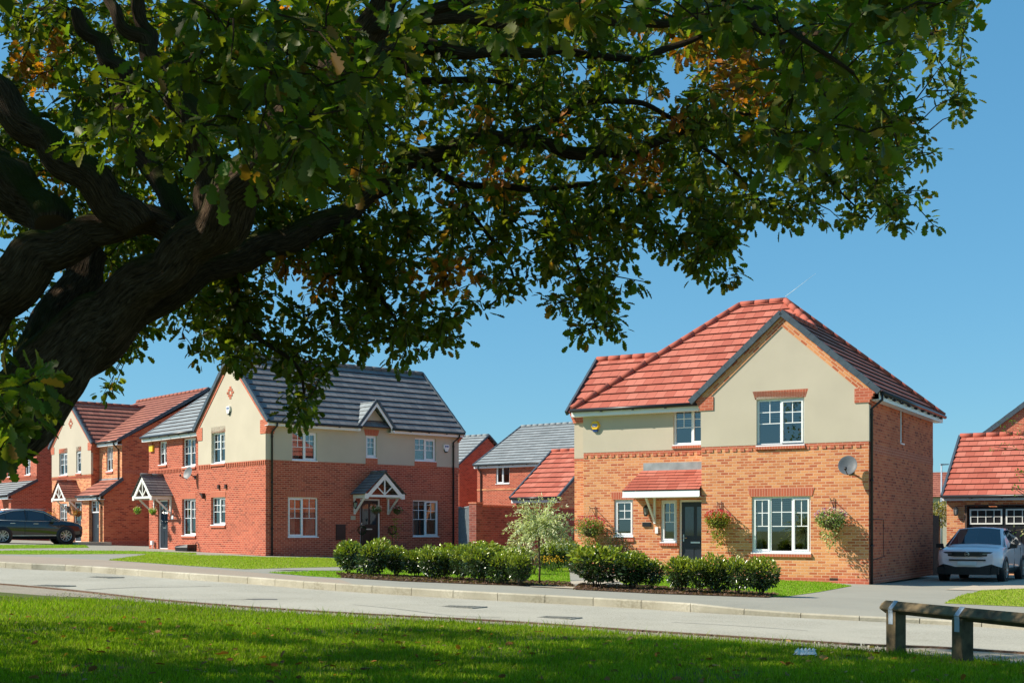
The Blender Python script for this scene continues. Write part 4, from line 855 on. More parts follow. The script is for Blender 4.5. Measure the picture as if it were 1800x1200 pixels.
mb = MB(); mb.box(-.1, 0, -.03, .08, 0, 2.02); mb.box(L-.02, L+.08, -.03, .08, 0, 2.0); mb.box(0, L, -.02, .06, 1.93, 1.97); mb.build('gate_post', 'fence', sg)

# right: garage, house behind, fence, lamp post, far houses
H7 = empty('double_garage', (764/F*43, 43, -.05), R(-30), 'brick double garage with red tiled roof and dark glazed doors behind the white car', 'garage')
ga = (.66, 6.0, 0, 2.28); mb = MB(); wall_panel(mb, 'y', 0, 0, 6.6, -.1, 2.6, [ga]); wall_panel(mb, 'x', 0, 0, 6, -.1, 2.6, inn=1); gable_wall(mb, 'x', 0, 0, 6, 2.6, (3, 4.7), inn=1); wall_panel(mb, 'x', 6.6, 0, 6, -.1, 2.6, inn=-1); gable_wall(mb, 'x', 6.6, 0, 6, 2.6, (3, 4.7), inn=-1); wall_panel(mb, 'y', 6, 0, 6.6, -.1, 2.6, inn=-1); mb.build('brick_wall', 'brick_buff', H7)
mb = MB(); roof_plane(mb, [(-.1, -.25, 2.62), (6.7, -.25, 2.62), (6.7, 3, 4.86), (-.1, 3, 4.86)], course=.36); roof_plane(mb, [(6.7, 6.25, 2.62), (-.1, 6.25, 2.62), (-.1, 3, 4.86), (6.7, 3, 4.86)]); mb.build('roof', ['tile_red', 'tile_side_shade'], H7)
ridge(H7, [(-.1, 3, 4.86), (6.7, 3, 4.86)], 'tile_red', r=.1); verge(H7, [(-.12, -.25, 2.62), (-.12, 3, 4.88)], h=.1); eaves(H7, (-.1, -.25, 2.66), (6.7, -.25, 2.66), (0, -1, 0), h=.16)
for x0 in (.70, 3.40):
    mb = MB(); mb.box(x0, x0+2.6, .09, .13, 0, 2.25)
    for k in range(12): mb.box(x0+.04+k*.21, x0+.22+k*.21, .075, .09, .05, 1.55)
    gd_ = mb.build('garage_door', 'black', H7)
    for k in range(2):
        a = x0+.04+k*1.16+.0; g = MB(); g.box(a, a+1.05, .06, .088, 1.66, 1.71); g.box(a, a+1.05, .06, .088, 2.13, 2.18); g.box(a, a+.05, .06, .088, 1.71, 2.13); g.box(a+1.0, a+1.05, .06, .088, 1.71, 2.13)
        for j in (1, 2, 3): g.box(a+j*.2625-.012+.0, a+j*.2625+.012, .064, .088, 1.71, 2.13)
        g.box(a+.05, a+1.0, .065, .087, 1.91, 1.93); g.build('door_window', 'offwhite', gd_)
mb = MB(); mb.box(.60, .66, -.01, .12, 0, 2.32); mb.box(.66, 6.0, -.01, .12, 2.28, 2.33); mb.build('door_frame', 'fence_dark', H7)
lantern(H7, 'A', 0, .32, 2.12)
H8 = empty('gable_end_house', (A(1750, 765, 56).x, 56, 0), R(-30), 'red brick house whose dark-edged gable rises behind the double garage', 'house')
mb = MB(); 
h8 = [(-1.2, -.3), (7.0, -.3), (7.0, 5.2), (2.9, 8.1), (-1.2, 5.2)]
mb.prism([(x, 0, z) for x, z in h8], (0, 7, 0)); mb.build('brick_wall', 'brick_plain', H8)
mb = MB(); roof_plane(mb, [(-1.5, 7, 4.95), (-1.5, -.1, 4.95), (2.9, -.1, 8.2), (2.9, 7, 8.2)]); roof_plane(mb, [(7.3, -.1, 4.95), (7.3, 7, 4.95), (2.9, 7, 8.2), (2.9, -.1, 8.2)]); mb.build('roof', ['tile_grey', 'tile_side_shade'], H8)
verge(H8, [(-1.5, -.12, 4.95), (2.9, -.12, 8.22), (7.3, -.12, 4.95)], h=.2); mb = MB(); mb.tube([(-1.7, -.2, 4.9), (-.9, -.2, 4.9)], .06, 8); mb.build('gutter', 'black', H8)
fx = A(1641, 905, 41.5); fy = A(1665, 905, 43)
fp = empty('timber_fence', (fx.x, fx.y, -.1), math.atan2(fy.y-fx.y, fy.x-fx.x), 'dark vertical-board timber fence between the house and the garage', 'fence'); mb = MB()
for k in range(6): mb.box(k*.12, k*.12+.11, 0, .03, 0, 2.0)
mb.box(-.2, .8, .03, .08, .4, .5); mb.build('boards', 'fence_dark', fp); mb = MB(); mb.box(-.15, -.02, -.03, .08, 0, 2.02); mb.build('fence_post', 'fence_dark', fp)
lp = A(1655, 905, 75); ll = empty('street_lamp', (lp.x, lp.y, -.2), 0, 'slim pale street lamp in the gap right of the detached house', 'street lamp')
mb = MB(); mb.tube([(0, 0, 0), (0, 0, 5.55)], [.07, .045], 8); mb.tube([(0, 0, 5.52), (.42, 0, 5.55)], .02, 6); mb.build('pole', 'galv', ll); mb = MB(); mb.box(-.08, .42, -.07, .07, 5.53, 5.6); mb.build('lamp_head', 'galv', ll)
fh = empty('distant_house', (A(1640, 900, 110).x-3, 110, -.3), R(-20), 'distant pale house with a small red gabled roof beside the street lamp', 'house')
mb = MB(); mb.box(-3, 4.2, 0, 7, 0, 4.6); mb.build('wall', 'render', fh); mb = MB()
roof_plane(mb, [(-3.2, -.3, 4.6), (4.4, -.3, 4.6), (4.4, 3.5, 6.9), (-3.2, 3.5, 6.9)]); roof_plane(mb, [(4.4, 7.3, 4.6), (-3.2, 7.3, 4.6), (-3.2, 3.5, 6.9), (4.4, 3.5, 6.9)]); mb.build('roof', ['tile_brown', 'tile_side_shade'], fh)
mb = MB(); mb.box(1.6, 2.6, -.03, 0, 3.1, 4.2); mb.box(1.6, 2.6, -.03, 0, .9, 2.2); mb.build('window', 'car_glass', fh)
fh2 = empty('far_grey_house', (A(1658, 900, 135).x, 135, -.3), R(-20), 'far house with a blue-grey roof just behind the street lamp', 'house')
mb = MB(); mb.box(-3, 5, 0, 7, 0, 4.9); mb.build('wall', 'render', fh2); mb = MB(); roof_plane(mb, [(-3.2, -.3, 4.9), (5.2, -.3, 4.9), (5.2, 3.5, 7.2), (-3.2, 3.5, 7.2)]); roof_plane(mb, [(5.2, 7.3, 4.9), (-3.2, 7.3, 4.9), (-3.2, 3.5, 7.2), (5.2, 3.5, 7.2)]); mb.build('roof', ['tile_slate', 'tile_side_shade'], fh2)

#@@PART2@@
# ------------------------------------------------------------------ leaves and plants
OAK_H = [(.07, .06), (.20, .17), (.15, .27), (.30, .40), (.19, .49), (.34, .63), (.22, .72), (.25, .88)]   # half outline (half width, along)
def leaf_template(kind):
    if kind == 'oak':
        v = [(0, 0, 0), (0, 1, -.06)]; f = []
        for s in (-1, 1):
            b = len(v); v += [(s*x, y, abs(x)*.35-.10*y*y) for x, y in OAK_H]; r = list(range(b, b+len(OAK_H)))
            f.append([0]+r+[1] if s > 0 else [1]+r[::-1]+[0])
        return np.array(v), f
    if kind == 'oval':
        v = [(0, 0, 0), (0, .5, -.02), (0, 1, -.10), (-.22, .35, .06), (-.20, .7, .03), (.22, .35, .06), (.20, .7, .03)]
        return np.array(v), [[0, 1, 4, 3], [1, 2, 4], [0, 5, 6, 1], [1, 6, 2]]
    if kind == 'narrow':
        v = [(0, 0, 0), (-.10, .45, .02), (0, 1, -.1), (.10, .45, .02)]; return np.array(v), [[0, 3, 2, 1]]
    v = [(0, 0, 0), (-.28, .5, .05), (0, 1, -.05), (.28, .5, .05)]; return np.array(v), [[0, 3, 2, 1]]
def leaf_mesh(name, kind, pos, axis, size, col, m, parent=None, nrm=None, wid=1.0):
    """pos, axis (n,3); size (n,); col (n,3)."""
    T, faces = leaf_template(kind); n = len(pos); pos = np.asarray(pos, float); y = np.asarray(axis, float); y = y/np.linalg.norm(y, axis=1)[:, None]
    z = rng.normal(size=(n, 3))*.55+np.array([0, 0, 1.]) if nrm is None else np.asarray(nrm, float); x = np.cross(y, z); x /= np.maximum(np.linalg.norm(x, axis=1), 1e-6)[:, None]; z = np.cross(x, y)
    s = np.asarray(size)[:, None, None]
    V = pos[:, None, :]+s*(T[None, :, 0:1]*x[:, None, :]*wid+T[None, :, 1:2]*y[:, None, :]+T[None, :, 2:3]*z[:, None, :])
    k = len(T); V = V.reshape(-1, 3); lens = np.array([len(f) for f in faces]); flat = np.concatenate([np.array(f) for f in faces])
    loops = (flat[None, :]+k*np.arange(n)[:, None]).ravel(); ls = np.concatenate([[0], np.cumsum(np.tile(lens, n))])[:-1]
    me = bpy.data.meshes.new(name); me.vertices.add(len(V)); me.vertices.foreach_set('co', V.ravel().astype(np.float32)); me.loops.add(len(loops)); me.loops.foreach_set('vertex_index', loops.astype(np.int32))
    me.polygons.add(n*len(faces)); me.polygons.foreach_set('loop_start', ls.astype(np.int32)); me.update(calc_edges=True)
    c = np.ones((n, 4)); c[:, :3] = col; at = me.color_attributes.new('tint', 'FLOAT_COLOR', 'POINT'); at.data.foreach_set('color', np.repeat(c, k, axis=0).ravel().astype(np.float32))
    me.materials.append(M[m]); o = bpy.data.objects.new(name, me); COL.objects.link(o)
    if parent is not None: o.parent = parent
    return o
def tint(n, base, var=.25, alt=None, pa=0):
    c = np.array(base)[None, :]*(1+rng.uniform(-var, var, (n, 1)))*(1+rng.uniform(-.08, .08, (n, 3)))
    if alt is not None: k = rng.random(n) < pa; c[k] = np.array(alt)*(1+rng.uniform(-.3, .3, (k.sum(), 1)))
    return np.clip(c, .003, 1)
def unit(n): v = rng.normal(size=(n, 3)); return v/np.linalg.norm(v, axis=1)[:, None]
def crown_points(n, rx, ry, rz, cz, bumps=7, flat=.3):
    """points through a lumpy ellipsoid crown: more near the surface, hollow gaps between clumps."""
    d = unit(n); b = unit(bumps); w_ = rng.uniform(.10, .24, bumps); r = 1+(np.maximum(0, d@b.T-.55)/.45)@w_-.10
    q = rng.random(n)**.42; p = d*(q*r)[:, None]*np.array([rx, ry, rz]); p[:, 2] = np.maximum(p[:, 2], -rz*(1-flat*.3)); p[:, 2] += cz
    return p, d
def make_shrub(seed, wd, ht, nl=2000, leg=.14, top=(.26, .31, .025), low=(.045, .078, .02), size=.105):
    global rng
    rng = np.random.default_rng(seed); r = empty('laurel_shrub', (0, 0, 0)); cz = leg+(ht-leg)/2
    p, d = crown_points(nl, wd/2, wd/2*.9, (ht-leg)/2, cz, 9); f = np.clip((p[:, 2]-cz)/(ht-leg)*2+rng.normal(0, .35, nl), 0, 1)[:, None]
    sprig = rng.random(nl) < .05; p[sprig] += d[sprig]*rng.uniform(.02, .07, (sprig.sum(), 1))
    young = (np.linalg.norm((p-[0, 0, cz])/[wd/2, wd/2, (ht-leg)/2], axis=1) > .62) & (p[:, 2] > cz+.02)  # upper outer leaves: young growth, with sunlit brightness also put into their colour
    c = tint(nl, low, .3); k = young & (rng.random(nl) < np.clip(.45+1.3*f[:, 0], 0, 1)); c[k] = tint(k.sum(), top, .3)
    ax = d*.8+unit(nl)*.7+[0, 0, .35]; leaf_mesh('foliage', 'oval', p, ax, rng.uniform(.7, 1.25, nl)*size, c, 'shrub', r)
    mb = MB()
    for k in range(7):
        a = 2*math.pi*k/7+random.random(); rr = wd*.30*random.uniform(.5, 1)
        mb.tube([(math.cos(a)*.03, math.sin(a)*.03, -.03), (math.cos(a)*rr*.5, math.sin(a)*rr*.5, leg+.08), (math.cos(a)*rr, math.sin(a)*rr, cz)], [.013, .010, .006], 5)
    mb.build('stem', 'stem', r); return r
protos = [make_shrub(3, 1, 1), make_shrub(4, 1, 1), make_shrub(5, 1, 1, leg=.14), make_shrub(6, 1, 1, leg=.22, nl=1500)]
# (px centre, px top, px base, width in px, prototype, label)
SH = [(613, 951, 1009, 50, 0, 'leftmost laurel of the long hedge, at its end by the grass'), (657, 952, 1013, 48, 1, 'second laurel of the hedge from its left end'), (697, 963, 1013, 42, 2, 'third laurel from the left end of the hedge, lower than the first two'),
      (732, 966, 1015, 40, 0, 'fourth laurel from the left end of the long hedge'), (757, 964, 1019, 42, 1, 'fifth laurel from the left, below the right ground-floor window of the red house'), (785, 969, 1019, 36, 3, 'thin dark laurel sixth in the front row of the hedge'),
      (812, 962, 1021, 40, 2, 'seventh laurel of the front row of the hedge, bushy'), (846, 961, 1025, 50, 0, 'tall laurel in the middle of the hedge, in front of the timber gate'), (882, 972, 1027, 44, 1, 'ninth laurel of the front row, left of the willow'), (914, 976, 1029, 42, 2, 'tenth laurel of the front row, just left of the willow stem'),
      (800, 960, 1006, 60, 1, 'laurel of the back row, leftmost behind the hedge'), (850, 955, 1006, 70, 2, 'wide laurel of the back row behind the tall middle one'), (900, 960, 1008, 60, 0, 'laurel of the back row standing behind the willow on its left'), (972, 952, 1004, 50, 1, 'laurel of the back row right of the willow'), (1002, 955, 1004, 36, 2, 'rightmost laurel of the back row, against the buff brick house'),
      (1048, 960, 1034, 84, 0, 'largest bright-topped laurel, left of the front path of the detached house'), (1112, 973, 1036, 60, 2, 'laurel next to the largest one, on its right'), (1146, 984, 1036, 42, 3, 'small leggy laurel third in the bed before the detached house'),
      (1196, 979, 1041, 50, 0, 'laurel in front of the dark front door'), (1229, 983, 1043, 46, 3, 'leggy laurel under the left hanging basket'), (1262, 979, 1044, 50, 1, 'laurel between the door and the big window'), (1297, 981, 1046, 48, 3, 'laurel under the left pane of the big window'), (1338, 983, 1047, 52, 2, 'last laurel at the right end of the bed, under the big window')]
used = set()
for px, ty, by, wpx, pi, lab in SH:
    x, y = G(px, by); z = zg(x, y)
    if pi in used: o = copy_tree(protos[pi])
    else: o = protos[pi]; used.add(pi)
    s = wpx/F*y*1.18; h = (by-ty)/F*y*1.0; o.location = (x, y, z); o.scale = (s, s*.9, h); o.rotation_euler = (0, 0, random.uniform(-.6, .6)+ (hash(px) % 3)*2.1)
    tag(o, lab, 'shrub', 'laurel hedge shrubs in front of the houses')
rng = np.random.default_rng(21)
# climbing shrub and dark bush under the small window of the detached house
def bush(name, label, cat, loc, rx, ry, h, nl, cols, size, kind='oval', m='shrub', leg=.05, sc=(1, 1)):
    r = empty(name, loc, 0, label, cat); p, d = crown_points(nl, rx, ry, (h-leg)/2, leg+(h-leg)/2, 9)
    c = tint(nl, cols[0], .3, cols[1], .35); leaf_mesh('foliage', kind, p, d+unit(nl)*.7+[0, 0, .2], rng.uniform(.7, 1.3, nl)*size, c, m, r)
    mb = MB()
    for k in range(5): a = k*1.26; mb.tube([(0, 0, -.02), (math.cos(a)*rx*.3, math.sin(a)*ry*.3, h*.3), (math.cos(a)*rx*.6, math.sin(a)*ry*.6, h*.7)], [.012, .01, .005], 5)
    mb.build('stem', 'stem', r); return r
def H1w(x, y, z):
    c, s = math.cos(R(-30)), math.sin(R(-30)); return (9.262+c*x-s*y, 32.5+s*x+c*y, z)
bush('wall_shrub', 'dark small-leaved shrub growing against the wall under the small left window', 'shrub', H1w(-7.45, .35, .02), .55, .30, 1.35, 1500, [(.03, .06, .015), (.09, .11, .02)], .05)
# hanging baskets
FL = {'red': (.65, .02, .03), 'pink': (.75, .10, .30), 'white': (.85, .8, .75), 'purple': (.35, .12, .5), 'yellow': (.62, .5, .06)}
def basket(label, root, outd, rad, drop, cols, greens, trail, group='flower baskets hung on the house walls', n=900, brk=True, grot=0):
    """root: world point of the wall bracket; outd: outward unit vector."""
    o = Vector(outd); q = empty('hanging_basket', root, math.atan2(o.y, o.x)+math.pi/2, label, 'hanging basket', group)   # local -y is outwards
    off = rad*.72+.03; cz = -rad*1.15 if brk else 0
    mb = MB(); mb.lathe((0, -off, cz-.02), [(rad*.55, 0), (rad*.5, -rad*.28), (rad*.3, -rad*.5), (.02, -rad*.58)], 14); mb.build('basket', 'stem', q)
    if brk:
        mb = MB(); mb.tube([(0, -.015, .10), (0, -.015, -.22)], .012, 6); mb.tube([(0, -.015, .03), (0, -off-.02, .05), (0, -off-.05, .09)], .010, 6); mb.tube([(0, -.015, -.18), (0, -off*.7, .03)], .008, 6)
        for k in range(3): t = 2.1*k; mb.tube([(0, -off, .04), (math.cos(t)*rad*.5, -off+math.sin(t)*rad*.5, cz)], .004, 4)
        mb.build('bracket', 'black', q)
    p = unit(n)*np.array([rad, rad*.78, rad*.62])*(rng.random((n, 1))**.4); p += [0, -off, cz+.02]; d = unit(n)
    k = rng.random(n) < trail; t = rng.random(n)**.8; p[k, 2] -= (t*drop)[k]; p[k, 0] *= (1-.55*t[k]); p[:, 1] = np.minimum(p[:, 1], -.02)
    c = tint(n, greens[0], .3, greens[1], .5); leaf_mesh('foliage', 'oval', p, d+[0, -.3, -.2], rng.uniform(.6, 1.3, n)*.068, c*1.35, 'softleaf', q)
    nf = int(n*.15); pf = unit(nf); pf[:, 2] = pf[:, 2]*.6+.35; pf = pf*np.array([rad, rad*.85, rad*.7])+[0, -off, cz+.04]; pf[:, 1] = np.minimum(pf[:, 1], -.03); fc = np.array([FL[cols[i % len(cols)]] for i in rng.integers(0, len(cols), nf)])*rng.uniform(.7, 1.1, (nf, 1))
    pos = np.repeat(pf, 4, axis=0); leaf_mesh('flowers', 'wide', pos, unit(nf*4)+[0, -.6, .3], np.full(nf*4, .03), np.repeat(fc, 4, axis=0), 'softleaf', q, wid=1.4); return q
n1 = (-.5, -.866, 0)
basket('flower basket with red blooms and long yellow-green trails, between front door and big window', H1w(-4.02, -.01, 2.10), n1, .36, .62, ['red', 'red', 'pink'], [(.11, .14, .02), (.25, .24, .035)], .32, n=1500)
basket('flower basket with pink, purple and white blooms, right of the big window', H1w(-.90, -.01, 2.16), n1, .42, .62, ['pink', 'white', 'white', 'purple'], [(.08, .13, .03), (.34, .36, .16)], .22, n=1800)
basket('wide loose flower basket with crimson blooms, left of the small window', H1w(-8.25, .74, 2.02), n1, .46, .62, ['red', 'pink'], [(.12, .17, .035), (.28, .30, .08)], .28, n=1700)
def H2w(x, y, z):
    c, s = math.cos(R(-49)), math.sin(R(-49)); return Vector((-9.054+c*x-s*y, 46+s*x+c*y, .46+z))
def H3w(x, y, z):
    c, s = math.cos(R(-49)), math.sin(R(-49)); return Vector((-18.7+c*x-s*y, 60+s*x+c*y, .74+z))
n2 = (math.cos(R(-49)), math.sin(R(-49)), 0); n3 = (math.sin(R(-49)), -math.cos(R(-49)), 0)
basket('small white-flowered basket hanging before the brown front door under the porch', H2w(.55, 4.38, 2.0), n2, .24, .1, ['white'], [(.05, .09, .02), (.12, .16, .05)], .1, n=400)
basket('small dark basket with a few pale blooms, right of the brown front door', H2w(.3, 5.6, 1.98), n2, .22, .1, ['white', 'pink'], [(.04, .08, .02), (.08, .12, .03)], .1, n=300)
basket('small grey-white basket of green leaves left of the navy door, hung out on the porch', H2w(-9.62, -.42, 2.0), n3, .2, .05, ['white', 'yellow'], [(.12, .24, .03), (.2, .32, .04)], .05, n=300)
basket('small basket of bright green leaves on the right porch bracket by the navy door', H2w(-8.95, -.05, 1.95), n3, .2, .05, ['white', 'yellow'], [(.12, .24, .03), (.2, .32, .04)], .05, n=300)
basket('orange flower basket left of the tall window at the far house', H3w(-7.45, -.42, 1.75), n3, .33, .15, ['yellow', 'red'], [(.2, .14, .03), (.35, .2, .04)], .15, n=500)
basket('orange flower basket under the porch of the far house beside its door', H3w(-3.75, -.42, 1.85), n3, .28, .15, ['red', 'yellow'], [(.2, .14, .03), (.35, .18, .04)], .15, n=400)
# grafted willow standard with pale drooping crown
wx, wy = G(948, 1027); wl = empty('willow_tree', (wx, wy, zg(wx, wy)), 0, 'small grafted willow with a pale fluffy crown on a thin stem', 'tree')
mb = MB(); mb.tube([(0, 0, -.03), (.01, 0, .4), (-.01, .01, .86), (0, 0, 1.12)], [.022, .02, .018, .02], 8)
P_, Q_, S_ = [], [], []
for k in range(210):
    a = rng.uniform(0, 6.283); el = rng.uniform(.0, 1.4); L = rng.uniform(.45, .92); d = Vector((math.cos(a)*math.cos(el), math.sin(a)*math.cos(el), math.sin(el))); p = Vector((0, 0, 1.08)); pts = [p.copy()]
    for j in range(9):
        d = (d+Vector((0, 0, -.06-.022*j))).normalized(); p = p+d*L/9; pts.append(p.copy())
        for _ in range(5): P_.append(tuple(p+Vector(rng.normal(0, .012, 3)))); Q_.append(tuple(d*.9+Vector(rng.normal(0, .5, 3)))); S_.append(rng.uniform(.05, .085))
    if k % 3 == 0: mb.tube(pts, [.005]*9+[.002], 4, cap=False)
mb.build('trunk', 'stem', wl); nl = len(P_); leaf_mesh('crown', 'narrow', P_, Q_, S_, tint(nl, (.40, .43, .20), .3, (.75, .75, .50), .5), 'softleaf', wl, wid=1.5)
x, y = G(939, 1010); bush('white_shrub', 'low clump of white variegated leaves at the foot of the willow crown', 'shrub', (x-.0, y, zg(x, y)), .16, .16, .72, 300, [(.6, .6, .45), (.2, .28, .1)], .04, 'narrow', 'softleaf', leg=.35)
x, y = G(968, 1018); yf_ = empty('yellow_flowers', (x, y, zg(x, y)), 0, 'clump of orange-yellow flowers with thin stems right of the willow stem', 'flowers')
n = 260; p = rng.normal(0, 1, (n, 3))*[.22, .12, .0]+[0, 0, .0]; p[:, 2] = rng.uniform(.05, .42, n); leaf_mesh('foliage', 'narrow', p, unit(n)*.5+[0, 0, 1], rng.uniform(.05, .10, n), tint(n, (.10, .17, .03), .3), 'softleaf', yf_)
n = 120; p = rng.normal(0, 1, (n, 3))*[.2, .1, .0]; p[:, 2] = rng.uniform(.40, .56, n); leaf_mesh('flowers', 'wide', p, unit(n)+[0, -.5, .3], np.full(n, .035), tint(n, (.75, .40, .02), .2), 'softleaf', yf_, wid=1.3)
# pots by the brown front door
def topiary(label, loc):
    t = empty('topiary_ball', loc, 0, label, 'topiary', 'clipped topiary balls beside the brown front door'); mb = MB(); mb.lathe((0, 0, 0), [(.001, 0), (.12, 0), (.17, .32), (.18, .32), (.18, .36), (.15, .36), (.001, .34)], 14); mb.build('pot', 'black', t)
    mb = MB(); mb.tube([(0, 0, .3), (0, 0, .85)], .014, 6); mb.build('stem', 'stem', t); n = 700; d = unit(n); leaf_mesh('foliage', 'wide', d*.17*rng.uniform(.85, 1, (n, 1))+[0, 0, .98], d+unit(n)*.5, np.full(n, .035), tint(n, (.02, .05, .015), .3), 'softleaf', t)
topiary('clipped ball on a stem in a pot left of the brown front door', H2w(.45, 3.95, -.02)); topiary('clipped ball on a stem in a pot right of the brown front door', H2w(.35, 5.45, -.02))
q = H2w(.9, 5.2, -.05); sp = empty('young_sapling', q, 0, 'young thin plant with yellow-green leaves and purple blooms in front of the brown door', 'plant'); mb = MB(); mb.tube([(0, 0, 0), (.02, 0, .7), (-.04, 0, 1.4)], [.012, .01, .004], 5); mb.tube([(0, 0, .3), (.2, 0, .9)], [.008, .004], 5); mb.build('stem', 'stem', sp)
n = 90; p = rng.normal(0, 1, (n, 3))*[.10, .08, .0]; p[:, 2] = rng.uniform(.7, 1.5, n); leaf_mesh('foliage', 'oval', p, unit(n), np.full(n, .08), tint(n, (.22, .26, .02), .2), 'softleaf', sp)
n = 80; p = rng.normal(0, 1, (n, 3))*[.12, .1, 0]+[.12, 0, 0]; p[:, 2] = rng.uniform(.15, .5, n); leaf_mesh('flowers', 'narrow', p, unit(n)+[0, 0, 1], np.full(n, .07), tint(n, (.07, .03, .12), .2), 'softleaf', sp)
# black chest on the grass by the red house and a hose
q = H2w(-6.05, -.15, -.02); gb = empty('garden_box', q, R(-35), 'black lidded garden box standing on the grass against the red brick wall', 'garden box'); mb = MB(); mb.prism([(-.33, -.25, 0), (.33, -.25, 0), (.37, -.27, .28), (-.37, -.27, .28)], (0, .5, 0)); mb.build('body', 'black', gb)
mb = MB(); mb.prism([(-.39, -.29, .28), (.39, -.29, .28), (.3, -.2, .40), (-.34, -.2, .36)], (0, .5, 0)); mb.build('lid', 'black', gb)
mb = MB(); pts = [H2w(-5.35+.22*math.cos(t/12*math.pi), -.04, .05+.42*math.sin(t/12*math.pi)) for t in range(13)]; mb.tube(pts, .014, 6); o = mb.build('garden_hose', 'black'); tag(o, 'thin black hose looping up the wall beside the black garden box', 'hose')
mb = MB(); q = H2w(-10.25, .35, 0); mb.box(-.07, .07, -.07, .07, 0, .1); mb.tube([(0, 0, .08), (.02, 0, .35)], .02, 6); mb.box(-.09, .09, -.05, .05, .33, .5); o = mb.build('tap_post', 'whitebox', None, q, R(-49)); tag(o, 'small white tap post left of the navy front door', 'tap post')
# ------------------------------------------------------------------ knee rail fence
def Zg(x, y): return zg(x, y)+RD+.03
p1 = G(1575, 1146, RD+.03); p2 = G(1692, 1163, RD+.03); D2 = Vector((p2[0]-p1[0], p2[1]-p1[1])); 
kr = empty('knee_rail_fence', (p1[0], p1[1], Zg(*p1)), 0, 'low mossy timber knee rail fence with metal straps on the lawn edge', 'fence')
dv = D2.normalized(); an = math.atan2(dv.y, dv.x); kr.rotation_euler = (0, 0, an); Ls = D2.length; slope = (Zg(*p2)-Zg(*p1))/Ls
ph = .46
for k in range(4):
    mb = MB(); x = k*Ls; zz = slope*x; mb.box(x-.075, x+.075, -.075, .075, zz-.2, zz+ph); po = mb.build('post', 'timber', kr)
    mb = MB(); mb.box(x-.035, x+.035, -.079, -.076, zz+ph-.14, zz+ph-.001); a = [(x-.035, -.079, zz+ph-.01), (x+.035, -.079, zz+ph-.01), (x+.035, -.083, zz+ph+.035), (x-.035, -.083, zz+ph+.035)]; mb.prism(a, (0, -.003, 0))
    mb.prism([(x-.035, -.088, zz+ph+.03), (x+.035, -.088, zz+ph+.03), (x+.035, 0, zz+ph+.118), (x-.035, 0, zz+ph+.118)], (0, .002, .004)); mb.build('strap', 'galv', po)
mb = MB(); x0, x1 = -.24, 3.6*Ls
sec = lambda x, t=1: [(x, -.085*t, ph+.02+slope*x-.0), (x, 0, ph-.03+slope*x), (x, .085*t, ph+.02+slope*x), (x, .085*t, ph+.035+slope*x), (x, 0, ph+.115+slope*x), (x, -.085*t, ph+.035+slope*x)]
s0, s1 = sec(x0+.07), sec(x1); mb.poly(s1)
st = [sec(x0+.07+(x1-x0-.07)*i/14) for i in range(15)]
for a, b_ in zip(st, st[1:]):
    for i in range(6): j = (i+1) % 6; mb.poly([a[j], a[i], b_[i], b_[j]])
tip = [(x0, y*.35, ph+.04+(z-ph-.04)*.5) for x, y, z in s0]; mb.poly(tip[::-1])
for i in range(6): j = (i+1) % 6; mb.poly([s0[i], s0[j], tip[j], tip[i]])
mb.build('rail', 'timber', kr)
# litter
lx, ly = G(1416, 1156, RD+.03); mb = MB(); random.seed(5)
for k in range(9):
    c = Vector((random.uniform(-.09, .09), random.uniform(-.04, .04), .04)); a = [c+Vector((random.uniform(-.07, .07), random.uniform(-.05, .05), random.uniform(-.03, .05))) for _ in range(3)]; mb.poly(a); mb.poly([a[0], a[2], a[1]])
for k in range(5):
    x = -.1+k*.04; mb.poly([(x, -.04, .03), (x+.05, -.03, .035), (x+.03, .02, .10), (x-.01, .03, .06)])
o = mb.build('paper_litter', 'whitebox', None, (lx, ly, Zg(lx, ly)+.01)); tag(o, 'crumpled white paper lying in the grass left of the knee rail', 'litter')

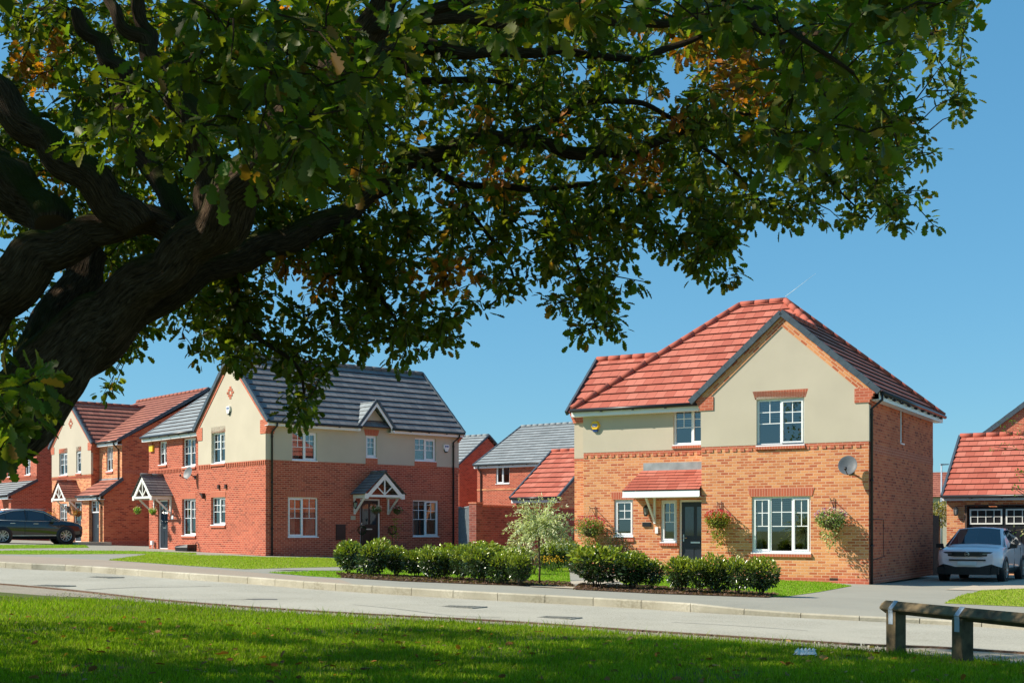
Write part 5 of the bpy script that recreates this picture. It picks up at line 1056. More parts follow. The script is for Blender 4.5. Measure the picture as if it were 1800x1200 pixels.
# ------------------------------------------------------------------ cars
def car(name, label, loc, rz, st, glass_rng, paint, wheels, wr, half, clad, details, screen, rear, side, chrome=False):
    c = empty(name, loc, rz, label, 'car'); body = MB(); glass = []
    def ring(s):
        x, zb, zs, zt, wb, ws, wt = s
        return [Vector(p) for p in ((x, 0, zb), (x, wb-.06, zb), (x, wb, zb+.16), (x, (wb+ws)/2+.02, (zb+zs)/2+.08), (x, ws, zs), (x, wt, zt-.03), (x, wt*.55, zt), (x, 0, zt+.015))]
    rs = [ring(s) for s in st]; n = 8; V = []
    for i in range(len(rs)-1):
        for j in range(n-1):
            for sg in (1, -1):
                q = [rs[i][j], rs[i][j+1], rs[i+1][j+1], rs[i+1][j]]; q = [Vector((p.x, p.y*sg, p.z)) for p in q]
                if sg > 0: q = q[::-1]
                body.poly(q, 1 if (j <= 1 and clad) else 0, uv=[(0, 0)]*4, sm=True)
                if i in side and j == 4: glass.append(('s', q))
                if i == screen and j in (5, 6): glass.append(('w', q))
                if i == rear and j in (5, 6): glass.append(('r', q))
    for r_, fl in ((rs[0], 1), (rs[-1], -1)):
        for j in range(1, n-1):
            for sg in (1, -1): q = [Vector((p.x, p.y*sg, p.z)) for p in (r_[0], r_[j], r_[j+1])]; body.poly(q if sg*fl > 0 else q[::-1], 1 if j < 2 and clad else 0)
    bo = body.build('body', [paint, 'black'], c)
    bm = bmesh.new(); bm.from_mesh(bo.data); bmesh.ops.remove_doubles(bm, verts=bm.verts[:], dist=.0005); bmesh.ops.recalc_face_normals(bm, faces=bm.faces[:]); bm.to_mesh(bo.data); bm.free()
    groups = {}
    for k, q in glass:
        key = k if k != 's' else ('s', q[0].y > 0)
        groups.setdefault(key, []).append(q)
    for key, qs in groups.items():
        g = MB()
        for q in qs:
            cc = sum(q, Vector())/len(q); nn = (q[1]-q[0]).cross(q[2]-q[0]); 
            if nn.length < 1e-7: nn = (q[2]-q[0]).cross(q[3]-q[0])
            nn.normalize()
            if key in ('w', 'r'): out = Vector((1 if key == 'w' else -1, 0, .6))
            else: out = Vector((0, 1 if cc.y > 0 else -1, .3))
            if nn.dot(out) < 0: nn = -nn
            if key in ('w', 'r'):
                xs = [p.x for p in q]; zmid = (min(p.z for p in q)+max(p.z for p in q))/2
                qq = [Vector((cc.x+(p.x-cc.x)*.9, p.y*.94, cc.z+(p.z-cc.z)*.9))+nn*.012 for p in q]
            else: qq = [Vector((cc.x+(p.x-cc.x)*.93, p.y, cc.z+(p.z-cc.z)*.80))+nn*.010 - Vector((0, 0, 0)) for p in q]
            if key not in ('w', 'r'):
                for t, p in enumerate(qq): f_ = (q[t].z-cc.z); p.y = q[t].y-(q[t].z-p.z)*0+nn.y*.012+(1 if cc.y > 0 else -1)*0
                ys = {True: [p.y for p in q if p.z > cc.z], False: [p.y for p in q if p.z <= cc.z]}; yt = sum(ys[True])/max(1, len(ys[True])); yb2 = sum(ys[False])/max(1, len(ys[False])); zt_ = max(p.z for p in q); zb_ = min(p.z for p in q)
                for p in qq: u = (p.z-nn.z*.01-zb_)/max(zt_-zb_, .01); p.y = yb2+(yt-yb2)*u+(1 if cc.y > 0 else -1)*.012
            g.poly(qq)
        nm = 'windscreen' if key == 'w' else 'rear_window' if key == 'r' else 'side_window'
        g.build(nm, 'car_glass', c)
    for x in wheels:
        for s_ in (1, -1):
            yw = s_*(half-.10); mb = MB(); mb.lathe((x, s_*(half-.085), wr), [(wr*1.17, -.10*s_), (wr*1.17, .075*s_), (wr*1.13, .095*s_), (wr*.9, .098*s_)], 28, axis='y'); mb.build('wheel_arch', 'black', c)
            mb = MB(); mb.lathe((x, yw, wr), [(wr*.66, -.11*s_), (wr*.94, -.11*s_), (wr, -.08*s_), (wr, .08*s_), (wr*.95, .11*s_), (wr*.70, .115*s_)], 28, axis='y'); wh = mb.build('wheel', 'tyre', c)
            mb = MB(); mb.lathe((x, yw, wr), [(wr*.70, .112*s_), (wr*.64, .10*s_), (wr*.63, .03*s_)], 28, axis='y'); mb.lathe((x, yw, wr), [(.001, .10*s_), (wr*.16, .10*s_), (wr*.18, .07*s_)], 14, axis='y')
            for k in range(10):
                t = 2*math.pi*(k//2)/5+(.17 if k % 2 else -.17); mb.bar((x+wr*.12*math.cos(t), yw+s_*.09, wr+wr*.12*math.sin(t)), (x+wr*.66*math.cos(t+(.12 if k % 2 else -.12)), yw+s_*.10, wr+wr*.66*math.sin(t+(.12 if k % 2 else -.12))), .03, .03, up=(0, 1, 0))
            mb.build('rim', 'alloy', wh); mb = MB(); mb.lathe((x, yw, wr), [(.001, .02*s_), (wr*.65, .02*s_)], 20, axis='y'); mb.build('brake_disc', 'black', wh)
    details(c); return c
def white_details(c):
    def bx(name, m, *b_, par=None, mirror=False):
        mb = MB()
        for s_ in ((1, -1) if mirror else (1,)): mb.box(b_[0], b_[1], b_[2]*s_, b_[3]*s_, b_[4], b_[5])
        return mb.build(name, m, par or c)
    mb = MB(); mb.prism([(2.05, -.55, .70), (2.05, .55, .70), (2.07, .78, .78), (2.0, .80, .82), (2.08, .30, .83), (2.08, -.30, .83), (2.0, -.80, .82), (2.07, -.78, .78)], (.07, 0, 0)); 
    mb = MB(); 
    fr_ = [(0, .715, .845), (.35, .715, .845), (.62, .73, .84), (.80, .76, .83)]
    X = [2.135, 2.125, 2.06, 1.90]
    for s_ in (1, -1):
        for i in range(3):
            (y0, a0, b0), (y1, a1, b1) = fr_[i], fr_[i+1]; q = [(X[i], s_*y0, a0), (X[i+1], s_*y1, a1), (X[i+1], s_*y1, b1), (X[i], s_*y0, b0)]; mb.poly(q if s_ > 0 else q[::-1]); mb.poly([(X[i], s_*y0, b0), (X[i+1], s_*y1, b1), (X[i+1]-.1, s_*y1, b1+.01), (X[i]-.1, s_*y0, b0+.01)])
    mb.build('grille', 'black', c)
    for s_ in (1, -1):
        g = MB(); g.poly([(2.075, s_*.56, .765), (1.925, s_*.79, .785), (1.925, s_*.79, .825), (2.075, s_*.56, .805)]); g.poly([(2.12, s_*.42, .775), (2.08, s_*.55, .78), (2.08, s_*.55, .80), (2.12, s_*.42, .80)]); g.build('headlight', 'lamp_glass', c)
        g = MB(); g.box(1.98, 2.03, s_*.70, s_*.745, .40, .62); g.build('side_intake', 'black', c)
        g = MB(); g.prism([(.98, s_*.92, .93), (.98, s_*1.12, .95), (.98, s_*1.13, 1.06), (.98, s_*.95, 1.07)], (-.14, 0, 0)); g.box(.88, .96, s_*.84, s_*.95, .92, .96); g.build('door_mirror', 'black', c)
        g = MB(); g.box(-.15, .05, s_*.895, s_*.915, .80, .825); g.box(-1.15, -.95, s_*.895, s_*.915, .82, .845); g.build('door_handle', 'car_white', c)
        g = MB(); g.box(.05, .06, s_*.885, s_*.905, .35, .94); g.box(-.88, -.87, s_*.885, s_*.91, .38, .95); g.build('door_gap', 'black', c)
    bx('lower_intake', 'black', 2.05, 2.12, -.50, .50, .595, .635)
    mb = MB(); mb.box(1.9, 2.115, -.62, .62, .20, .42); mb.prism([(2.0, -.84, .22), (2.0, -.6, .20), (2.0, -.6, .42), (2.0, -.84, .40)], (.06, 0, 0)); mb.prism([(2.0, .84, .22), (2.0, .6, .20), (2.0, .6, .42), (2.0, .84, .40)], (.06, 0, 0)); mb.build('bumper', 'black', c)
    bx('number_plate', 'whitebox', 2.12, 2.135, -.26, .26, .465, .575)
    mb = MB(); mb.lathe((2.14, 0, .78), [(.05, 0), (.065, .0), (.065, .008), (.05, .008)], 16, axis='x'); mb.bar((2.147, -.06, .765), (2.147, .06, .795), .012, .008); mb.build('badge', 'metal', c)
WS = [(-2.10, .45, .85, .95, .70, .78, .60), (-1.97, .30, .97, 1.10, .82, .86, .66), (-1.72, .25, .99, 1.22, .86, .89, .64), (-1.15, .22, .98, 1.46, .88, .895, .58), (-.35, .22, .965, 1.545, .88, .895, .60), (.35, .22, .955, 1.53, .88, .895, .60), (1.06, .22, .95, 1.03, .88, .885, .76), (1.45, .22, .92, .99, .88, .88, .74), (1.80, .25, .87, .93, .86, .86, .72), (2.0, .28, .83, .87, .80, .80, .68), (2.08, .34, .78, .82, .66, .68, .60)]
car('white_car', 'white crossover car with black bumper parked facing the road on the shaded drive', (14.05, 37.35, zg(14, 37)+.01), math.atan2(-.83, -.52), WS, None, 'car_white', (1.30, -1.26), .335, .90, True, white_details, 5, 2, (3, 4, 5), chrome=False)
def black_details(c):
    for s_ in (1, -1):
        mb = MB(); pts = [(1.12, s_*.925, 1.02), (.45, s_*.78, 1.42), (-.2, s_*.745, 1.55), (-.9, s_*.765, 1.50), (-1.45, s_*.83, 1.34), (-1.85, s_*.915, 1.08)]; mb.tube(pts, .012, 6); mb.tube([(1.12, s_*.925, 1.02), (-.4, s_*.94, 1.04), (-1.85, s_*.92, 1.08)], .012, 6); mb.build('chrome_trim', 'metal', c)
        for nm, m, b_ in (('door_handle', 'metal', (-.05, .17, .935, .955, .90, .925)), ('door_handle', 'metal', (-1.05, -.83, .935, .955, .92, .945)), ('sill_trim', 'metal', (-.95, .95, .93, .95, .36, .385))):
            mb = MB(); mb.box(b_[0], b_[1], s_*b_[2], s_*b_[3], b_[4], b_[5]); mb.build(nm, m, c)
        mb = MB(); mb.box(-.42, -.405, s_*.925, s_*.945, .4, 1.03); mb.box(-.46, -.36, s_*.78, s_*.86, 1.05, 1.06) if False else None; mb.build('door_gap', 'black', c)
        mb = MB(); mb.prism([(.85, s_*.93, .98), (.85, s_*1.14, 1.0), (.85, s_*1.14, 1.12), (.85, s_*.95, 1.13)], (-.16, 0, 0)); mb.build('door_mirror', 'car_black', c)
        mb = MB(); mb.poly([(2.1, s_*.55, .80), (1.88, s_*.86, .82), (1.88, s_*.86, .90), (2.1, s_*.55, .88)]); mb.build('headlight', 'lamp_glass', c)
        mb = MB(); mb.tube([(.55, s_*.60, 1.59), (-1.2, s_*.62, 1.57)], .016, 6); mb.build('roof_rail', 'metal', c)
        mb = MB(); mb.bar((-.36, s_*.945, 1.04), (-.40, s_*.75, 1.54), .06, .02, up=(1, 0, 0)); mb.build('door_pillar', 'black', c)
    mb = MB(); mb.box(2.12, 2.19, -.55, .55, .5, .78); mb.build('grille', 'black', c)
BS = [(-2.20, .45, .95, 1.05, .74, .82, .64), (-2.05, .32, 1.05, 1.16, .85, .90, .70), (-1.80, .26, 1.06, 1.28, .89, .92, .70), (-1.25, .22, 1.05, 1.50, .91, .93, .68), (-.3, .20, 1.03, 1.60, .91, .935, .68), (.45, .20, 1.02, 1.53, .91, .93, .68), (1.15, .20, 1.0, 1.10, .91, .92, .80), (1.6, .22, .96, 1.04, .90, .90, .76), (1.95, .27, .88, .97, .86, .86, .72), (2.12, .32, .80, .86, .78, .78, .66), (2.17, .40, .72, .76, .66, .66, .60)]
car('black_car', 'black SUV with chrome window trim parked side-on in front of the far cream gable house', (-22.3, 58.0, zg(-22, 58)+.01), R(31), BS, None, 'car_black', (1.38, -1.36), .365, .935, True, black_details, 5, 2, (2, 3, 4, 5))

# ------------------------------------------------------------------ grass
def blades(name, X, Y, Z, h, wd, col, m, label=None):
    n = len(X); a = rng.uniform(0, 6.283, n); lean = rng.uniform(.1, .75, n)*h; b = rng.uniform(0, 6.283, n); dx, dy = np.cos(a)*wd/2, np.sin(a)*wd/2; lx, ly = np.cos(b)*lean, np.sin(b)*lean
    V = np.zeros((n, 5, 3)); V[:, 0] = np.stack([X-dx, Y-dy, Z], 1); V[:, 1] = np.stack([X+dx, Y+dy, Z], 1); V[:, 2] = np.stack([X+dx*.8+lx*.35, Y+dy*.8+ly*.35, Z+h*.6], 1); V[:, 3] = np.stack([X-dx*.8+lx*.35, Y-dy*.8+ly*.35, Z+h*.6], 1); V[:, 4] = np.stack([X+lx, Y+ly, Z+h*.97], 1)
    base = 5*np.arange(n)[:, None]; loops = np.concatenate([base+np.array([[0, 1, 2, 3]]), base+np.array([[3, 2, 4]])], 1).ravel(); lens = np.tile([4, 3], n); ls = np.concatenate([[0], np.cumsum(lens)])[:-1]
    me = bpy.data.meshes.new(name); me.vertices.add(5*n); me.vertices.foreach_set('co', V.ravel().astype(np.float32)); me.loops.add(len(loops)); me.loops.foreach_set('vertex_index', loops.astype(np.int32)); me.polygons.add(2*n); me.polygons.foreach_set('loop_start', ls.astype(np.int32)); me.update(calc_edges=True)
    c = np.ones((n, 4)); c[:, :3] = col; at = me.color_attributes.new('tint', 'FLOAT_COLOR', 'POINT'); at.data.foreach_set('color', np.repeat(c, 5, axis=0).ravel().astype(np.float32)); me.materials.append(M[m])
    o = bpy.data.objects.new(name, me); COL.objects.link(o); o['kind'] = 'stuff'
    if label: o['label'] = label; o['category'] = 'grass'
    return o
zgv = lambda X, Y: -.029*(np.clip(X, -30, 10.6)-9.26)-.0045*np.maximum(0, Y-32.5)
lex = np.array([p[0] for p in les]); ley = np.array([p[1] for p in les]); o_ = np.argsort(lex); lex, ley = lex[o_], ley[o_]
def noise2(X, Y, s, seed):
    r = np.random.default_rng(seed); v = 0
    for k in range(5): a = r.uniform(0, 6.283); f = s*r.uniform(.6, 1.8); v = v+np.sin(X*math.cos(a)*f+Y*math.sin(a)*f+r.uniform(0, 6.28))
    return v/5
NB = 330000
Y = 7.6+(rng.random(NB)**1.0)*11.5; X = rng.uniform(-1, 1, NB)*(Y*.43+.6); k = (Y < np.interp(X, lex, ley)-.0+.05*noise2(X, Y, 9, 4)) & (rng.random(NB) < np.clip(12.5/Y, .3, 1)**1.2); X, Y = X[k], Y[k]
pn = noise2(X, Y, 1.5, 8); bare = noise2(X, Y, 2.3, 9); k = ~((bare > .33) & (rng.random(len(X)) < .55)); X, Y, pn = X[k], Y[k], pn[k]
edge = np.clip(1-(np.interp(X, lex, ley)-Y)/.25, 0, 1); h = rng.uniform(.03, .065, len(X))*(1+.25*pn)+edge*rng.random(len(X))**3*.10
c = tint(len(X), (.20, .30, .008), .38, (.34, .35, .05), .14)*(1+.25*pn[:, None]); blades('grass', X, Y, zgv(X, Y)+RD+.028, h, .0075, c, 'grass', 'bright green grass of the front lawn in dappled oak shade')
# shorter grass on the garden lawns
def inside(X, Y, poly):
    r = np.zeros(len(X), bool); j = len(poly)-1
    for i in range(len(poly)):
        xi, yi = poly[i]; xj, yj = poly[j]; t = ((yi > Y) != (yj > Y)) & (X < (xj-xi)*(Y-yi)/((yj-yi) or 1e-9)+xi); r ^= t; j = i
    return r
XX, YY, ZZ, CC = [], [], [], []
for i, (nm, pts, m_) in enumerate(lawns):
    if 'lawn' not in nm: continue
    pl = PX(pts); xs = [p[0] for p in pl]; ys = [p[1] for p in pl]; ar = (max(xs)-min(xs))*(max(ys)-min(ys)); n = int(min(60000, ar*(420 if min(ys) < 32 else 160))); X = rng.uniform(min(xs), max(xs), n); Y = rng.uniform(min(ys), max(ys), n); k = inside(X, Y, pl); X, Y = X[k], Y[k]
    XX.append(X); YY.append(Y); ZZ.append(zgv(X, Y)+.004); CC.append(tint(len(X), (.28, .37, .03) if m_ == 'lawn_dry' else (.20, .35, .014), .3, (.33, .30, .10), .12))
XX, YY, ZZ, CC = map(np.concatenate, (XX, YY, ZZ, CC)); blades('garden_grass', XX, YY, ZZ, rng.uniform(.02, .045, len(XX)), .012, CC, 'grass', 'short mown grass of the sunlit gardens')
# fallen oak leaves on the lawn and verge
n = 620; Y = rng.uniform(8, 15.5, n); X = rng.uniform(-1, 1, n)*(Y*.42); k = Y < np.interp(X, lex, ley)+.3; X, Y = X[k], Y[k]; n = len(X)
o = leaf_mesh('fallen_leaves', 'oak', np.stack([X, Y, zgv(X, Y)+RD+.03+rng.uniform(.02, .05, n)], 1), np.stack([rng.normal(size=n), rng.normal(size=n), rng.normal(0, .2, n)], 1), rng.uniform(.05, .09, n), tint(n, (.26, .11, .02), .4, (.36, .24, .09), .3), 'softleaf'); o['kind'] = 'stuff'; o['label'] = 'brown oak leaves fallen on the front lawn'; o['category'] = 'leaves'
# small stones in the gravel strip and soil clods in the beds
n = 5000; X = rng.uniform(-7.5, 6, n); Y = np.interp(X, lex, ley)+rng.uniform(-.02, 1.1, n)**1.0; knx = np.array([p[0] for p in kns]); kny = np.array([p[1] for p in kns]); k = Y < np.interp(X, knx, kny)-.1; X, Y = X[k], Y[k]; n = len(X)
o = leaf_mesh('gravel', 'wide', np.stack([X, Y, zgv(X, Y)+RD+.012], 1), np.stack([rng.normal(size=n), rng.normal(size=n), rng.uniform(.1, .9, n)], 1), rng.uniform(.01, .035, n), tint(n, (.36, .33, .28), .5), 'softleaf', wid=1.6); o['kind'] = 'stuff'; o['label'] = 'loose pale gravel along the lawn edge'; o['category'] = 'gravel'
X, Y = [], []
for nm, pts, m_ in lawns:
    if 'bed' in nm:
        pl = PX(pts); x = rng.uniform(min(p[0] for p in pl), max(p[0] for p in pl), 14000); y = rng.uniform(min(p[1] for p in pl), max(p[1] for p in pl), 14000); k = inside(x, y, pl); X.append(x[k]); Y.append(y[k])
X, Y = np.concatenate(X), np.concatenate(Y); n = len(X)
o = leaf_mesh('soil_clods', 'wide', np.stack([X, Y, zgv(X, Y)+.012], 1), np.stack([rng.normal(size=n), rng.normal(size=n), rng.uniform(.1, 1.2, n)], 1), rng.uniform(.02, .06, n), tint(n, (.15, .085, .055), .5), 'softleaf', wid=1.7); o['kind'] = 'stuff'; o['label'] = 'dark soil and bark of the hedge beds'; o['category'] = 'soil'

# ------------------------------------------------------------------ the oak
OAK = empty('oak_tree', (-5.2, 9.0, .3), 0, 'large oak whose dark trunk and leafy boughs hang over the whole upper picture', 'tree'); O0 = Vector(OAK.location)
BR = [  # px, py, distance, radius in px
 [(-420, 1300, 9.6, 110), (-330, 1060, 9.5, 100), (-210, 890, 9.4, 90), (-100, 808, 9.3, 80), (8, 742, 9.2, 72), (92, 652, 9.15, 62), (165, 572, 9.1, 50), (240, 510, 9.0, 41), (318, 452, 8.9, 38), (385, 385, 8.7, 44), (445, 305, 8.5, 42), (515, 210, 8.3, 36), (585, 130, 8.2, 30), (640, 60, 8.1, 25), (700, -60, 8.0, 20), (740, -250, 7.9, 14)],
 [(60, 705, 9.4, 48), (150, 625, 9.4, 40), (232, 553, 9.45, 31), (330, 490, 9.5, 28), (430, 446, 9.6, 26), (520, 415, 9.7, 23), (600, 380, 9.8, 20), (668, 328, 9.9, 18), (728, 282, 10.0, 16), (833, 246, 10.1, 13), (926, 246, 10.2, 12), (1020, 268, 10.3, 11), (1101, 265, 10.4, 9), (1200, 234, 10.5, 7), (1280, 205, 10.5, 5), (1370, 190, 10.6, 3)],
 [(-160, 640, 9.0, 66), (-60, 560, 8.9, 58), (10, 498, 8.8, 50), (75, 448, 8.8, 40), (150, 412, 8.85, 30), (235, 392, 8.9, 27), (320, 402, 8.95, 28)],
 [(-160, 200, 9.4, 50), (-60, 270, 9.4, 50), (0, 315, 9.3, 48), (50, 352, 9.2, 40), (98, 402, 9.0, 34)],
 [(-110, 40, 8.6, 24), (-40, 120, 8.6, 27), (10, 180, 8.6, 27), (65, 238, 8.6, 28), (130, 292, 8.65, 29), (190, 348, 8.7, 31), (245, 400, 8.8, 32)],
 [(170, -60, 8.4, 9), (192, 0, 8.4, 10), (216, 44, 8.4, 11), (256, 76, 8.45, 14), (284, 125, 8.5, 19), (320, 182, 8.6, 23), (345, 242, 8.7, 26), (368, 312, 8.8, 30), (382, 385, 8.9, 34)],
 [(226, -60, 8.5, 10), (240, 0, 8.5, 11), (256, 50, 8.5, 13), (268, 92, 8.5, 14), (284, 125, 8.5, 15)], [(352, 85, 8.6, 7), (335, 112, 8.6, 10), (312, 146, 8.6, 14), (325, 190, 8.6, 16)],
 [(130, 20, 9.4, 9), (150, 52, 9.4, 12), (186, 92, 9.4, 15), (214, 138, 9.4, 17), (222, 200, 9.4, 17), (250, 270, 9.3, 18), (290, 330, 9.2, 20), (330, 400, 9.1, 24)],
 [(170, 440, 10.1, 26), (140, 500, 10.0, 34), (100, 570, 9.8, 40), (70, 640, 9.6, 50)],
 [(470, 270, 8.5, 26), (520, 200, 8.9, 24), (600, 120, 9.1, 21), (690, 84, 9.3, 17), (830, 92, 9.5, 11), (930, 90, 9.6, 9), (1010, 92, 9.7, 7), (1100, 103, 9.8, 7), (1170, 88, 9.9, 6), (1240, 60, 9.9, 4)],
 [(640, 60, 8.1, 18), (740, 30, 8.3, 14), (860, 38, 8.5, 11), (980, 30, 8.6, 9), (1100, 40, 8.7, 8), (1200, 38, 8.7, 7), (1285, 34, 8.7, 8), (1350, 56, 8.7, 8), (1382, 92, 8.7, 7), (1425, 135, 8.7, 5), (1480, 195, 8.8, 4), (1540, 255, 8.9, 2.5)],
 [(690, 84, 9.3, 9), (740, 142, 9.6, 7), (832, 138, 9.8, 6), (900, 152, 9.9, 4)], [(833, 246, 10.1, 7), (950, 224, 10.2, 6), (1020, 184, 10.3, 6), (1120, 180, 10.4, 5), (1200, 212, 10.5, 4), (1330, 215, 10.5, 3), (1420, 262, 10.6, 2.5), (1520, 290, 10.7, 2)],
 [(728, 282, 10.0, 9), (800, 318, 10.3, 7), (920, 332, 10.4, 6), (1040, 325, 10.5, 5), (1120, 338, 10.6, 3.5), (1200, 360, 10.6, 2.5), (1250, 410, 10.6, 2)], [(940, 330, 10.4, 4), (985, 355, 10.5, 3.5), (1002, 420, 10.5, 3), (1030, 510, 10.5, 2.5), (1048, 575, 10.5, 1.5)],
 [(800, 318, 10.3, 4), (838, 388, 10.3, 3.5), (872, 432, 10.3, 3), (902, 495, 10.3, 2), (850, 545, 10.3, 1.2)], [(600, 380, 9.8, 7), (628, 450, 10.0, 5), (668, 520, 10.1, 4), (712, 585, 10.1, 2)],
 [(430, 448, 9.6, 10), (412, 520, 9.8, 7), (450, 590, 9.9, 5), (520, 640, 10.0, 3.5), (535, 700, 10.0, 2)], [(1350, 56, 8.7, 5), (1440, 60, 8.2, 5), (1540, 40, 7.8, 4), (1640, 60, 7.6, 2.5)], [(1200, 234, 10.5, 4), (1290, 300, 10.5, 3), (1340, 360, 10.5, 2)], [(1420, 262, 10.6, 2), (1480, 340, 10.6, 2), (1530, 385, 10.6, 1.2)],
 [(-100, 808, 9.3, 50), (-50, 760, 8.2, 26), (10, 720, 7.2, 14), (40, 690, 6.4, 6)], [(520, 205, 8.3, 20), (480, 120, 7.4, 14), (440, 60, 6.6, 9), (380, 40, 6.0, 5)], [(640, 60, 8.1, 10), (1000, -40, 7.2, 10), (1250, -10, 6.6, 8), (1400, 60, 6.2, 5), (1500, 130, 6.2, 3)]]
mb = MB(); nodes = []
def cr(p, k):
    out = []
    for i in range(len(p)-1):
        p0, p1, p2, p3 = [np.array(p[j]) for j in (max(i-1, 0), i, i+1, min(i+2, len(p)-1))]
        for j in range(k): t = j/k; out.append(.5*((2*p1)+(-p0+p2)*t+(2*p0-5*p1+4*p2-p3)*t*t+(-p0+3*p1-3*p2+p3)*t**3))
    return out+[np.array(p[-1])]
for bi, b_ in enumerate(BR):
    pts = cr(b_, 8); P3 = []; rr = []
    for i, q in enumerate(pts):
        p = A(q[0], q[1], q[2]); r_ = max(.006, q[3]/F*q[2]); w_ = min(.022, r_*.3); ph_ = i*.55+bi*1.7; p = p+Vector((math.sin(ph_)*w_, math.sin(ph_*.7)*w_, math.cos(ph_*1.2)*w_)); P3.append(p-O0); rr.append(r_*(1+.035*math.sin(i*.8+bi))); nodes.append(tuple(p))
    big = max(rr) > .08; mb.tube(P3, rr, 36 if big else 8, jit=.045 if big else .02)
mb.build('trunk', 'bark', OAK)
# density of foliage, 50 px cells, rows from the top
DEN = ["99999999999999999999999999999999973", "99999999999999999999955999999999940", "99999999999999955999993399999983550", "99999999999999999999995499999999430", "99999999999999999999999999999999100", "99999999999999999999999999999997500",
       "77788899999999999999999999559998400", "65577779999999999658877887766215200", "33366678999999885557764577000000000", "23356778843588864555762153000000000", "32324678842488615402760000000000000", "54015557877687851000740000000000000", "30034023656432200000000000000000000", "30020000004400000000000000000000000", "20000000003000000000000000000000000"]
cl = []
rng = np.random.default_rng(77)
for r_, row in enumerate(DEN):
    for c_, ch in enumerate(row):
        d = int(ch)
        if not d: continue
        lam = {1: .8, 2: 1.6, 3: 2.7, 4: 3.6, 5: 4.8, 6: 6.3, 7: 7.6, 8: 9, 9: 9.3}[d]
        lam *= 1.35 if r_ > 7 else .98
        for _ in range(rng.poisson(lam)):
            px, py = 50*(c_+rng.random()), 50*(r_+rng.random()); D = rng.uniform(9.3, 13.9) if r_ < 7 else rng.uniform(9.6, 11.4)
            if px < 380 and py > 330: D = rng.uniform(10.3, 13.0)      # behind the trunk
            cl.append((px, py, D, 1.0))
# leaves close to the camera: larger in the picture
for (x0, x1, y0, y1, n, D0, D1) in ((330, 600, -20, 330, 95, 5.2, 6.8), (560, 720, -20, 210, 30, 5.4, 7), (1330, 1600, 0, 300, 60, 6.0, 7.6), (720, 1300, -20, 60, 45, 5.6, 7.2), (1500, 1720, -20, 30, 22, 5.6, 6.6), (-20, 75, 650, 810, 26, 5.6, 7.0), (120, 330, 100, 300, 26, 6.5, 8), (600, 740, 120, 330, 14, 6.2, 7.4)):
    for _ in range(n): cl.append((rng.uniform(x0, x1), rng.uniform(y0, y1), rng.uniform(D0, D1), 1.0))
ORG = [(1290, 130, 60), (1150, 50, 30), (870, 312, 35), (1120, 295, 38), (610, 170, 25), (800, 478, 36), (520, 470, 32), (545, 500, 32), (110, 330, 18), (740, 487, 30), (660, 310, 28), (1320, 150, 40), (500, 10, 25), (790, 350, 20), (1260, 20, 25), (1210, 100, 30), (850, 200, 18), (1000, 230, 18), (60, 120, 28), (90, 90, 24), (1190, 200, 22)]
P_, Q_, S_, C_ = [], [], [], []; tw = MB(); NP = np.array(nodes); cls = []
for px, py, D, s in cl: cls.append((*A(px, py, D), px, py, D))
cls = np.array(cls); d0 = np.array([np.min(np.sum((NP-c[:3])**2, axis=1)) for c in cls]); order = np.argsort(d0); CP = NP.copy()
allp = list(map(tuple, NP))
for ii in order:
    c = cls[ii, :3]; px, py, D = cls[ii, 3:]
    arr = np.array(allp[-900:]) if len(allp) > 6000 else np.array(allp)
    dd = np.sum((arr-c)**2, axis=1); j = int(np.argmin(dd)); q = arr[j]; L = math.sqrt(dd[j])
    v = c-q; mid = (q+c)/2+rng.normal(0, .05, 3)*min(L, 1)+[0, 0, .08*L]
    if L > .08: r0 = min(.011, .004+.006*L); tw.tube([Vector(q)-O0, Vector(mid)-O0, Vector(c)-O0], [r0, r0*.75, .0035], 4, cap=False, sm=True)
    if L > .25: allp.append(tuple(mid))
    allp.append(tuple(c))
    vd = v/max(L, .01); n = rng.integers(13, 21) if D > 8 else rng.integers(8, 13)
    orange = any((px-ox)**2+(py-oy)**2 < (orr)**2 for ox, oy, orr in ORG) and D > 7
    for k in range(n):
        u = rng.normal(size=3); u /= np.linalg.norm(u); ax = vd*.45+u*.85+np.array([0, 0, -.32]); ax /= np.linalg.norm(ax)
        P_.append(c-O0+u*rng.uniform(0, .10)-vd*rng.uniform(-.02, .14)); Q_.append(ax); S_.append(rng.uniform(.055, .10) if D > 8 else rng.uniform(.075, .12))
        if orange and rng.random() < .85: C_.append(np.array([.38, .13, .015])*rng.uniform(.5, 1.2) if rng.random() < .65 else np.array([.36, .22, .02])*rng.uniform(.6, 1.1))
        elif rng.random() < .035: C_.append(np.array([.26, .13, .02])*rng.uniform(.6, 1.3))
        else: C_.append(np.array([.082, .106, .009])*rng.uniform(.55, 1.6)*np.array([rng.uniform(.8, 1.35), 1, 1]))
tw.build('twigs', 'bark', OAK)
leaf_mesh('crown', 'oak', np.array(P_), np.array(Q_), np.array(S_), np.array(C_), 'leaf', OAK)
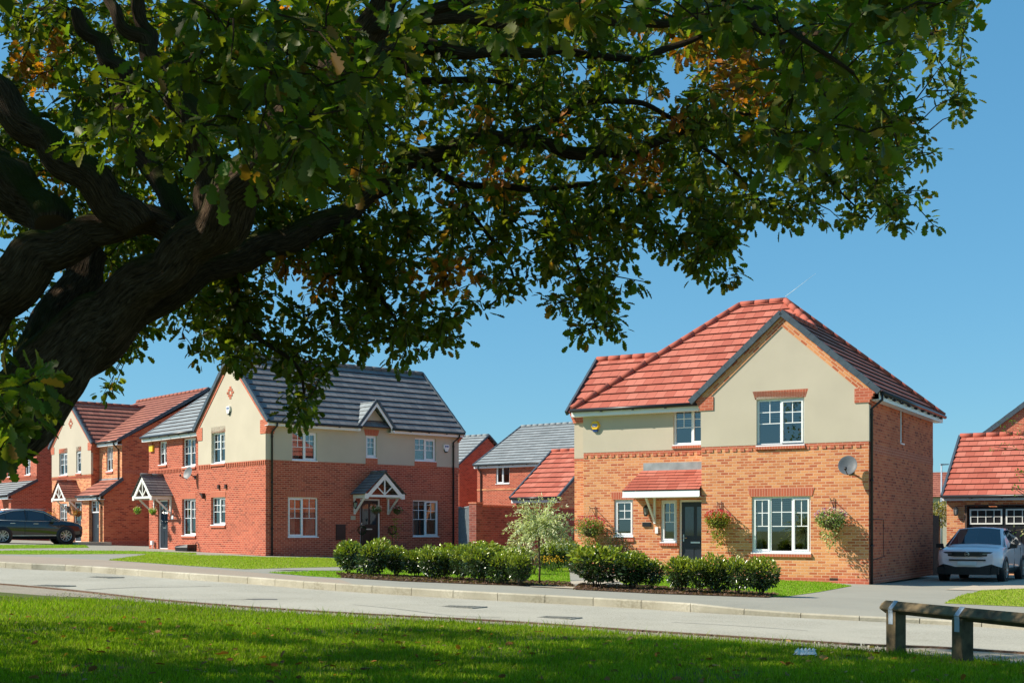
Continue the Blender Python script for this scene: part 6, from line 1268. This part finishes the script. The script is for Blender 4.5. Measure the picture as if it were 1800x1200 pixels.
# rest of the crown, above and to the left of the picture
P_, Q_, S_ = [], [], []
n = 0; ctr = np.array([-7.4, 9.1, 6.2]); hr = np.array([8.8, 5.7, 4.2])
clump = ctr+rng.uniform(-1, 1, (150, 3))*hr
while n < 2600:
    p = ctr+rng.uniform(-1, 1, 3)*hr
    if rng.random() < .65: p = clump[rng.integers(0, 150)]+rng.normal(0, .45, 3)
    if np.sum(np.abs((p-ctr)/hr)**3.2) > 1.05 or p[2] < 2.8 or p[1] < 1.5: continue
    px = 900+F*p[0]/p[1]; py = HZ-F*(p[2]-EYE)/p[1]
    if -70 < px < 1880 and py > -60: continue
    n += 1
    for k in range(12):
        v = rng.normal(size=3); v /= np.linalg.norm(v); P_.append(p-np.array(O0)+v*rng.uniform(.03, .28)); Q_.append(v+[0, 0, -.3]); S_.append(rng.uniform(.13, .21))
leaf_mesh('upper_crown', 'wide', np.array(P_), np.array(Q_), np.array(S_), tint(len(P_), (.08, .115, .012), .4), 'leaf', OAK, wid=1.2)
mb = MB()
for a in range(9): t = a*.7; mb.tube([(-1.5, 0, 1.5), (-1.5+math.cos(t)*1.5, math.sin(t)*1.3, 4.2), (-1+math.cos(t)*4.2, math.sin(t)*3.4, 6.2+math.sin(a*2))], [.2, .12, .04], 8)
mb.build('limb', 'bark', OAK)
# small tree at the right edge, its sprays reach into the picture
tx, ty = 9.15, 20.5; rt = empty('young_tree', (tx, ty, zg(tx, ty)), 0, 'young tree at the right edge with thin branches of small sunlit leaves', 'tree'); mb = MB(); mb.tube([(0, 0, -.05), (.03, 0, 1.2), (0, .02, 3.2)], [.05, .04, .02], 8)
P_, Q_, S_ = [], [], []
for k in range(26):
    z = rng.uniform(1.15, 3.0); a = rng.uniform(0, 6.283) if k > 12 else rng.uniform(2.7, 3.6); L = rng.uniform(.7, 1.25); p = Vector((0, 0, z)); d = Vector((math.cos(a), math.sin(a), .35)).normalized(); pts = [p.copy()]
    for j in range(9):
        d = (d+Vector(rng.normal(0, .12, 3))).normalized(); p = p+d*L/9; pts.append(p.copy())
        if j > 2:
            for _ in range(5): P_.append(tuple(p+Vector(rng.normal(0, .045, 3)))); Q_.append(tuple(Vector(rng.normal(0, 1, 3)))); S_.append(rng.uniform(.04, .065))
    mb.tube(pts, [.010]*6+[.006]*3+[.003], 5, cap=False)
mb.build('trunk', 'stem', rt); leaf_mesh('crown', 'oval', P_, Q_, S_, tint(len(P_), (.12, .19, .03), .4, (.35, .30, .16), .25), 'softleaf', rt)
q = A(1651, 905, 60); ps = empty('palm_shrub', (q.x, q.y, -.2), 0, 'yellowish spiky shrub behind the timber fence at the foot of the street lamp', 'shrub'); n = 500; p = rng.normal(0, 1, (n, 3))*[.35, .3, .0]; p[:, 2] = rng.uniform(1.8, 2.9, n)
leaf_mesh('foliage', 'narrow', p, unit(n)+[0, 0, .4], rng.uniform(.2, .4, n), tint(n, (.30, .27, .07), .4, (.12, .15, .04), .4), 'softleaf', ps); mb = MB(); mb.tube([(0, 0, -.1), (0, 0, 2.2)], .06, 6); mb.build('stem', 'stem', ps)
# trees far off in the gaps, and the vapour trail
mb = MB(); mb.tube([(0, 0, 0), (168, 0, 128)], [1.6, .7], 6); t0 = A(1381, 521, 7000); ct = mb.build('vapour_trail', 'white', None, (t0.x, t0.y, t0.z)); tag(ct, 'short faint white vapour trail above the red roof', 'vapour trail', kind='stuff')
